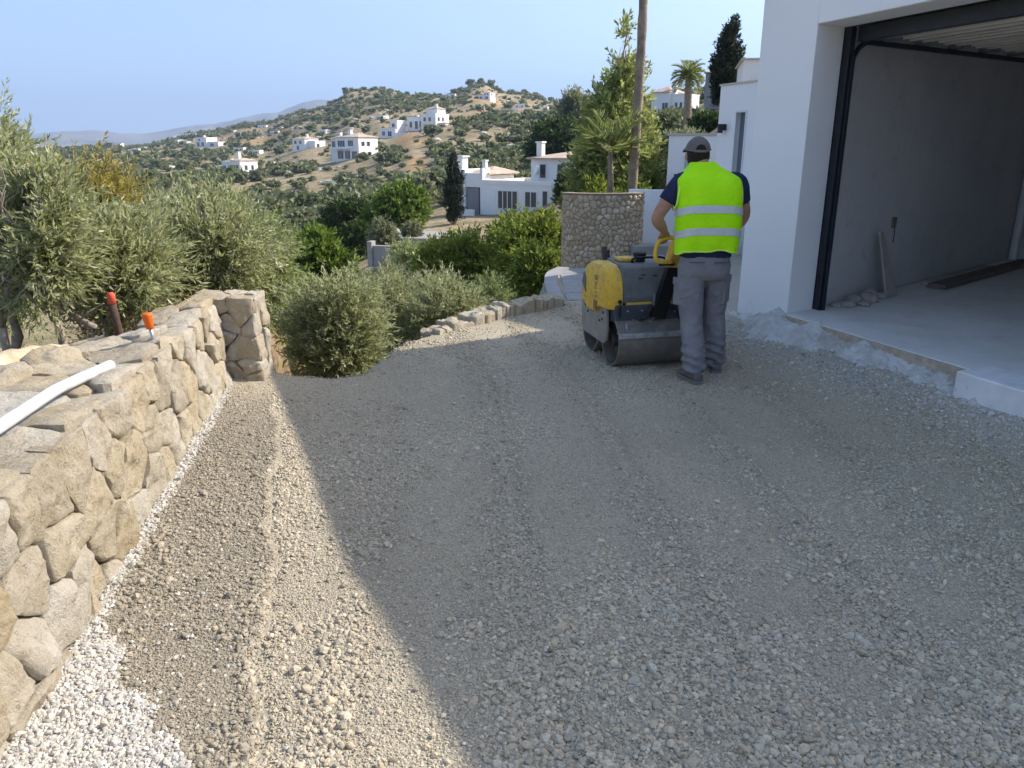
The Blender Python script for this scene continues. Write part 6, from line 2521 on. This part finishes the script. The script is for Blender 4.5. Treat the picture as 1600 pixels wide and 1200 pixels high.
def build_man():
    O = Vector((1.42, 5.62, .0))
    man = empty('person', O, 0, 'man in lime reflective vest, grey work trousers and cap pushing the roller', 'person')

    def loc(p):
        return (p[0] - O.x, p[1] - O.y, p[2])
    gl = Vector(loc(GRIP_L))
    gr = Vector(loc(GRIP_R))
    # key points (local to the man, z up, y forward)
    hip = (.0, .06, .93)
    Lsh, Rsh = np.array((-.212, .075, 1.445)), np.array((.207, .09, 1.445))
    Lel = np.array((-.362, .075, 1.205))
    Lwr = np.array((gl.x - .005, gl.y - .045, gl.z + .075))
    Rel = np.array((.285, .17, 1.19))
    Rwr = np.array((gr.x + .02, gr.y - .06, gr.z + .05))
    head = np.array((-.075, .185, 1.645))
    LH, RH = np.array((-.088, .06, .86)), np.array((.09, .08, .86))
    LK, RK = np.array((-.075, .045, .47)), np.array((.125, .16, .48))
    LA, RA = np.array((-.055, -.075, .09)), np.array((.175, .205, .09))
    parts = []
    # torso, neck, head
    parts.append(ringloft(interp_rings([(.82, 0, .06, .15, .10), (.95, 0, .055, .155, .105), (1.10, -.005, .05, .15, .10), (1.30, -.01, .06, .175, .115), (1.42, -.02, .075, .185, .10), (1.50, -.03, .095, .13, .09), (1.57, -.045, .12, .065, .065)], 24), 28, 2.3))
    parts.append(limb([(-.035, .10, 1.47), (-.05, .125, 1.54), (-.065, .15, 1.60)], [.068, .060, .058]))
    parts.append(ball(head, .076, .096, .108, 20, 14))
    parts.append(ball(head + (0, .05, -.055), .056, .055, .055))          # jaw
    parts.append(limb([head + (0, .085, .02), head + (0, .112, -.015), head + (0, .092, -.03)], [.010, .014, .010], 8, 4))   # nose
    for s in (-1, 1):
        parts.append(ball(head + (s * .079, .0, -.012), .011, .022, .032, 10, 8))    # ears
    parts.append(ball(head + (0, .093, -.058), .024, .010, .008, 10, 6))    # lips
    # arms
    parts.append(limb([Lsh, (Lsh + Lel) / 2 + (-.01, -.01, 0), Lel, (Lel + Lwr) / 2 + (-.005, -.01, -.005), Lwr], [.060, .053, .044, .043, .029], 14))
    parts.append(limb([Rsh, (Rsh + Rel) / 2 + (.01, -.01, 0), Rel, (Rel + Rwr) / 2 + (.0, -.01, -.015), Rwr], [.060, .053, .044, .043, .029], 14))
    # legs (mostly inside the trousers)
    for (a, b, c) in ((LH, LK, LA), (RH, RK, RA)):
        parts.append(limb([a, (a + b) / 2, b, (b + c) / 2 + (0, -.01, 0), c], [.082, .070, .053, .052, .036], 12))
        parts.append(limb([c + (0, -.03, -.03), c + (0, .08, -.045), c + (0, .17, -.055)], [.035, .032, .025], 10))
    # hands: palm, four curled fingers and a thumb closed round the grip
    def hand(wr, grip, side, along):
        along = Vector(along).normalized()
        wr, grip = Vector(wr), Vector(grip)
        to = (grip - wr)
        dn = to.normalized()
        k = grip + Vector((0, -.010, .028))
        out = [limb([wr, (wr + k) * .5, k], [(.027, .020), (.036, .019), (.040, .017)], 12, 4, along)]
        for i in range(4):
            o = along * ((i - 1.5) * .020)
            L = (.92, 1.0, .96, .80)[i]
            b = k + o
            p1 = b + Vector((0, .030, .002)) * L
            p2 = grip + o + Vector((0, .034, -.014)) * L
            p3 = grip + o + Vector((0, .006, -.034)) * L
            out.append(limb([b, p1, p2, p3], [.0098, .0092, .0085, .0075], 8, 3))
        tb = (wr + k) * .5 - along * .03 * side
        out.append(limb([tb, k - along * (.046 * side) + Vector((0, .006, -.016)), grip - along * (.030 * side) + Vector((0, .022, -.020))], [.013, .0105, .009], 8, 3))
        return out
    parts += hand(Lwr, gl, -1, (1, .25, .12))
    parts += hand(Rwr, gr, 1, (1, .1, 0))
    me = remesh('body', parts, .0055, 3, .5)
    b = link('body', me, M['skin'], man, True)
    for s in (-1, 1):
        V, F = ball(head + (s * .030, .086, .012), .011, .010, .009, 10, 8)
        MB().add(V, F).obj('eye', M['eye'], man, True)
    # short hair round the back of the head
    V, F = ball(head + (0, -.010, .002), .0815, .094, .106, 28, 20)
    V = np.array(V)
    hair = [tuple(v) for v in V]
    keepf = [f for f in F if np.mean([V[i][1] for i in f]) < head[1] + .045 and np.mean([V[i][2] for i in f]) > head[2] - .062]
    o = MB().add(hair, keepf).obj('hair', M['hair'], man, True)
    sol = o.modifiers.new('thick', 'SOLIDIFY')
    sol.thickness = .006
    # cap: dome, band, strap and peak
    V, F = ball(head + (0, .002, .012), .0885, .104, .108, 36, 24)
    V = np.array(V)
    tilt = lambda y: head[2] + .030 + (y - head[1]) * .12

    def keep(f):
        c = np.mean([V[i] for i in f], 0)
        if c[2] < tilt(c[1]):
            return False
        return True
    o = MB().add([tuple(v) for v in V], [f for f in F if keep(f)]).obj('cap', M['cap'], man, True)
    sol = o.modifiers.new('thick', 'SOLIDIFY')
    sol.thickness = .004
    sol.offset = 1
    band = []
    for i in range(41):
        a = 2 * math.pi * i / 40
        band.append((head[0] + .0885 * math.cos(a), head[1] + .002 + .104 * math.sin(a), tilt(head[1] + .104 * math.sin(a)) + .004))
    MB().tube(band, [(.004, .007)] * 41, 6, False).obj('cap_band', simple('paler_cap_band', (.24, .23, .22), .9), o, True)
    # half-moon opening at the back, hair showing through above the strap
    Vo, Fo = [], []
    for i in range(17):
        u = -1 + 2 * i / 16
        for j in range(6):
            x = .037 * u
            z = .048 + .036 * (j / 5) * math.sqrt(max(0, 1 - u * u))
            w = max(0, 1 - (x / .0885) ** 2 - ((z - .028) / .108) ** 2)
            Vo.append((head[0] + x, head[1] + .002 - .104 * math.sqrt(w) - .0055, head[2] + z - .016))
    for i in range(16):
        for j in range(5):
            Fo.append((i * 6 + j, i * 6 + j + 1, (i + 1) * 6 + j + 1, (i + 1) * 6 + j))
    MB().add(Vo, Fo).obj('cap_opening', M['hair'], o, True)
    mb = MB()
    Vp, Fp_ = [], []
    for i in range(13):
        a = R(20 + 140 * i / 12)
        for (f, dz) in ((1.0, .0), (1.45, -.008), (1.75, -.028)):
            Vp.append((head[0] + .088 * f ** .35 * math.cos(a), head[1] + .095 * f * math.sin(a), tilt(head[1] + .1) + dz))
    for i in range(12):
        for j in range(2):
            Fp_.append((i * 3 + j, (i + 1) * 3 + j, (i + 1) * 3 + j + 1, i * 3 + j + 1))
    pk = mb.add(Vp, Fp_).obj('cap_peak', M['cap'], o, True)
    pk.modifiers.new('thick', 'SOLIDIFY').thickness = .004

    # shirt
    sr = interp_rings([(.925, 0, .055, .185, .135), (1.0, 0, .05, .19, .14), (1.12, -.005, .045, .195, .14), (1.30, -.01, .055, .205, .14), (1.42, -.02, .075, .21, .125), (1.49, -.03, .095, .16, .105), (1.55, -.042, .118, .085, .082), (1.59, -.05, .13, .074, .078)], 34)
    sp = [ringloft(sr, 40, 2.5)]
    sp.append(limb([Lsh + (.07, 0, .01), Lsh, Lsh * .45 + Lel * .55], [.070, .070, .076], 16))
    sp.append(limb([Rsh + (-.07, 0, .01), Rsh, Rsh * .48 + Rel * .52], [.070, .070, .074], 16))
    me = remesh('shirt', sp, .009, 4, .5)
    wrinkle(me, lambda P: .006 * fbm(P * np.array([14, 14, 9]), 3))
    link('shirt', me, M['navy'], man, True)

    # vest
    vr0 = [(.965, .0, .05, .236, .165), (1.06, 0, .045, .238, .168), (1.20, -.005, .04, .240, .168), (1.32, -.01, .048, .243, .165), (1.42, -.015, .065, .246, .150), (1.475, -.02, .078, .240, .132), (1.503, -.025, .088, .212, .118),
           (1.535, -.032, .102, .158, .106), (1.568, -.042, .12, .110, .098), (1.592, -.048, .13, .088, .090)]
    vr0 = [(a, b, c, d * .955, e) for a, b, c, d, e in vr0]
    vr = interp_rings(vr0, 64)
    nn = 72

    def vest_fold(P):
        x = (P[:, 0]) / .24
        f = .010 * fbm(np.stack([P[:, 0] * 9, P[:, 1] * 4, P[:, 2] * 3.0], -1), 3)
        f += .006 * np.abs(fbm(np.stack([P[:, 0] * 16 + P[:, 2] * 6, P[:, 1] * 4, P[:, 2] * 5], -1) + 5, 2))
        f += .008 * np.sin(P[:, 0] * 40 + 2 * P[:, 2]) * smooth01(1.15, .97, P[:, 2])
        return f * (1 - .6 * smooth01(1.45, 1.52, P[:, 2]))

    def hem(V):
        V = np.array(V)
        d = smooth01(1.05, .965, V[:, 2])
        V[:, 2] += d * (.018 * (1 - (V[:, 0] / .24) ** 2) + .006 * np.sin(V[:, 0] * 22) - .035 * smooth01(-.17, -.24, V[:, 0]))
        # drop of the shoulder edge
        return V
    V, F = ringloft(vr, nn, 2.9)
    me = mesh_list('vest', hem(V), F)
    bm = bmesh.new()
    bm.from_mesh(me)
    bmesh.ops.recalc_face_normals(bm, faces=bm.faces)
    bm.to_mesh(me)
    bm.free()
    wrinkle(me, vest_fold)
    v = link('vest', me, M['hivis'], man, True)

    def band_on_vest(z0, z1, droop, nm, mat, off=.0035, cols=None, m=6):
        zz = np.array([r[0] for r in vr])
        A = np.array(vr)
        Vb, Fb = [], []
        for i in range(m):
            f = i / (m - 1)
            for j in range(nn):
                t = 2 * math.pi * j / nn
                c, s = math.cos(t), math.sin(t)
                zq = z0 + (z1 - z0) * f - droop * abs(c) ** 3
                rx = np.interp(zq, zz, A[:, 3])
                ry = np.interp(zq, zz, A[:, 4])
                cx = np.interp(zq, zz, A[:, 1])
                cyy = np.interp(zq, zz, A[:, 2])
                e = 2.9
                Vb.append((cx + rx * abs(c) ** (2 / e) * (1 if c > 0 else -1), cyy + ry * abs(s) ** (2 / e) * (1 if s > 0 else -1), zq))
        for i in range(m - 1):
            for j in range(nn):
                Fb.append((i * nn + j, i * nn + (j + 1) % nn, (i + 1) * nn + (j + 1) % nn, (i + 1) * nn + j))
        Vb = hem(Vb)
        mb_ = mesh_list(nm, Vb, Fb)
        bm = bmesh.new()
        bm.from_mesh(mb_)
        bmesh.ops.recalc_face_normals(bm, faces=bm.faces)
        bm.to_mesh(mb_)
        bm.free()
        wrinkle(mb_, lambda P: vest_fold(P) + off)
        ob = link(nm, mb_, mat, v, True)
        return ob
    band_on_vest(1.252, 1.304, .034, 'reflective_strip', M['reflective'])
    band_on_vest(1.098, 1.150, .038, 'reflective_strip', M['reflective'])
    band_on_vest(.966, .975, .0, 'hem_binding', M['hivis_trim'], .003, m=3)
    # armhole bindings
    for s in (-1, 1):
        loop = []
        for i in range(31):
            a = 2 * math.pi * i / 30
            loop.append((s * (.226 - .012 * math.cos(a)) - .015, .06 + .085 * math.sin(a) * 1.1, 1.365 + .105 * math.cos(a)))
        MB().tube(loop, .006, 8, False).obj('armhole_binding', M['hivis_trim'], v, True)
    # trousers
    tp = [ringloft(interp_rings([(.975, 0, .055, .168, .120), (.93, 0, .05, .182, .135), (.86, 0, .052, .188, .142), (.80, 0, .06, .178, .132), (.76, 0, .065, .15, .11)], 16), 32, 2.4)]
    for (a, b, c, s) in ((LH, LK, LA, -1), (RH, RK, RA, 1)):
        a2 = a + np.array((0, 0, .02))
        tp.append(limb([a2, (a2 + b) / 2 + (s * .008, 0, 0), b, (b + c) / 2 + (0, -.012, 0), c + (0, .0, -.015)], [(.108, .118), (.100, .106), (.086, .090), (.085, .088), (.086, .088)], 20, 7, (1, 0, 0)))
    me = remesh('trousers', tp, .008, 5, .5)

    def tf(P):
        low = smooth01(.38, .12, P[:, 2])
        f = .007 * fbm(P * np.array([10, 10, 9]), 3)
        f += .010 * low * np.sin(P[:, 2] * 95 + 3 * fbm(P * 9, 2) + P[:, 0] * 18)
        f += -.006 * np.abs(fbm(np.stack([P[:, 0] * 7 + P[:, 2] * 9, P[:, 1] * 6, P[:, 2] * 13 - P[:, 0] * 8], -1) + 3, 2)) * 2
        return f
    wrinkle(me, tf)
    tr = link('trousers', me, M['trousers'], man, True)
    # cargo pockets with flaps, seat pockets, centre seam
    def pocket(c, nx, w, h, nm='cargo_pocket', th=.016, flap=True):
        n_ = Vector(nx).normalized()
        up_ = Vector((0, 0, 1))
        sd_ = up_.cross(n_).normalized()
        def pad(cc, w_, h_, t_):
            V = []
            for q, f in ((-.02, 1.0), (t_ * .6, 1.0), (t_, .9)):
                for (a, b2) in ((-1, -1), (1, -1), (1, 1), (-1, 1)):
                    V.append(Vector(cc) + n_ * q + sd_ * (a * w_ / 2 * f) + up_ * (b2 * h_ / 2 * f))
            F = [(3, 2, 1, 0), (8, 9, 10, 11)]
            for i in range(2):
                for j in range(4):
                    F.append((i * 4 + j, i * 4 + (j + 1) % 4, (i + 1) * 4 + (j + 1) % 4, (i + 1) * 4 + j))
            return MB().add(V, F)
        o = pad(c, w, h, th).obj(nm, M['trousers'], tr, bevel=.004)
        if flap:
            pad(Vector(c) + up_ * (h / 2 - .012) + n_ * .006, w * 1.08, .055, th).obj('pocket_flap', M['trousers'], o, bevel=.004)
        return o
    pocket((-.170, .03, .66), (-1, -.75, .05), .13, .19, th=.007)
    pocket((.190, .092, .67), (1, -.6, .05), .13, .19, th=.007)
    for x in (-.09, .09):
        MB().box(x - .055, x + .055, -.095, -.086, .898, .904).obj('pocket_welt', M['seam'], tr)
    # shoes
    for (c, yaw) in ((LA, .28), (RA, -.05)):
        e = MB()
        prof = []
        Mz = Matrix.Translation((c[0], c[1], 0)) @ Matrix.Rotation(yaw, 4, 'Z')
        for (y, w, h0, h1) in ((-.088, .022, .02, .075), (-.078, .034, .02, .105), (-.045, .040, .02, .118), (.0, .042, .02, .115), (.06, .045, .02, .088), (.12, .050, .02, .070), (.17, .046, .02, .058), (.197, .030, .02, .046), (.205, .012, .022, .036)):
            prof.append([(w * math.cos(a), y, h0 + (h1 - h0) * (.5 + .5 * math.sin(a)) if True else 0) for a in np.linspace(-math.pi / 2, 1.5 * math.pi, 17)[:-1]])
        V, F = [], []
        for ring in prof:
            V += [tuple(Mz @ Vector(p)) for p in ring]
        for i in range(len(prof) - 1):
            for j in range(16):
                F.append((i * 16 + j, i * 16 + (j + 1) % 16, (i + 1) * 16 + (j + 1) % 16, (i + 1) * 16 + j))
        F.append(tuple(range(16)))
        F.append(tuple(range((len(prof) - 1) * 16, len(prof) * 16)))
        o = e.add(V, F).obj('shoe', M['shoe'], man, True)
        outl = [(-.092, .030), (-.08, .040), (-.03, .043), (.03, .044), (.11, .054), (.17, .05), (.203, .032), (.212, .010)]
        pl = [(w, y) for (y, w) in outl] + [(-w, y) for (y, w) in outl[::-1]]
        sb = MB().prism(pl, .002, .030)
        sb.V = [tuple(Mz @ Vector(p)) for p in sb.V]
        sb.obj('sole', M['sole'], o, bevel=.004)


build_man()


# ================================================================== HAZE
def build_haze():
    t = bpy.data.materials.new('thin_air')
    t.use_nodes = True
    nt = t.node_tree
    nt.nodes.remove(nt.nodes['Principled BSDF'])
    v = nt.nodes.new('ShaderNodeVolumePrincipled')
    v.inputs['Color'].default_value = (.43, .555, .78, 1)
    v.inputs['Density'].default_value = HAZE
    v.inputs['Anisotropy'].default_value = 0.0
    nt.links.new(v.outputs[0], nt.nodes['Material Output'].inputs['Volume'])
    o = MB().box(-6900, 6900, -6900, 6900, -80, 380).obj('haze', t)
    tag(o, kind='stuff')


HAZE = 2.3e-4
if HAZE:
    build_haze()
print('tris', sum(len(o.data.polygons) for o in bpy.data.objects if o.type == 'MESH'))
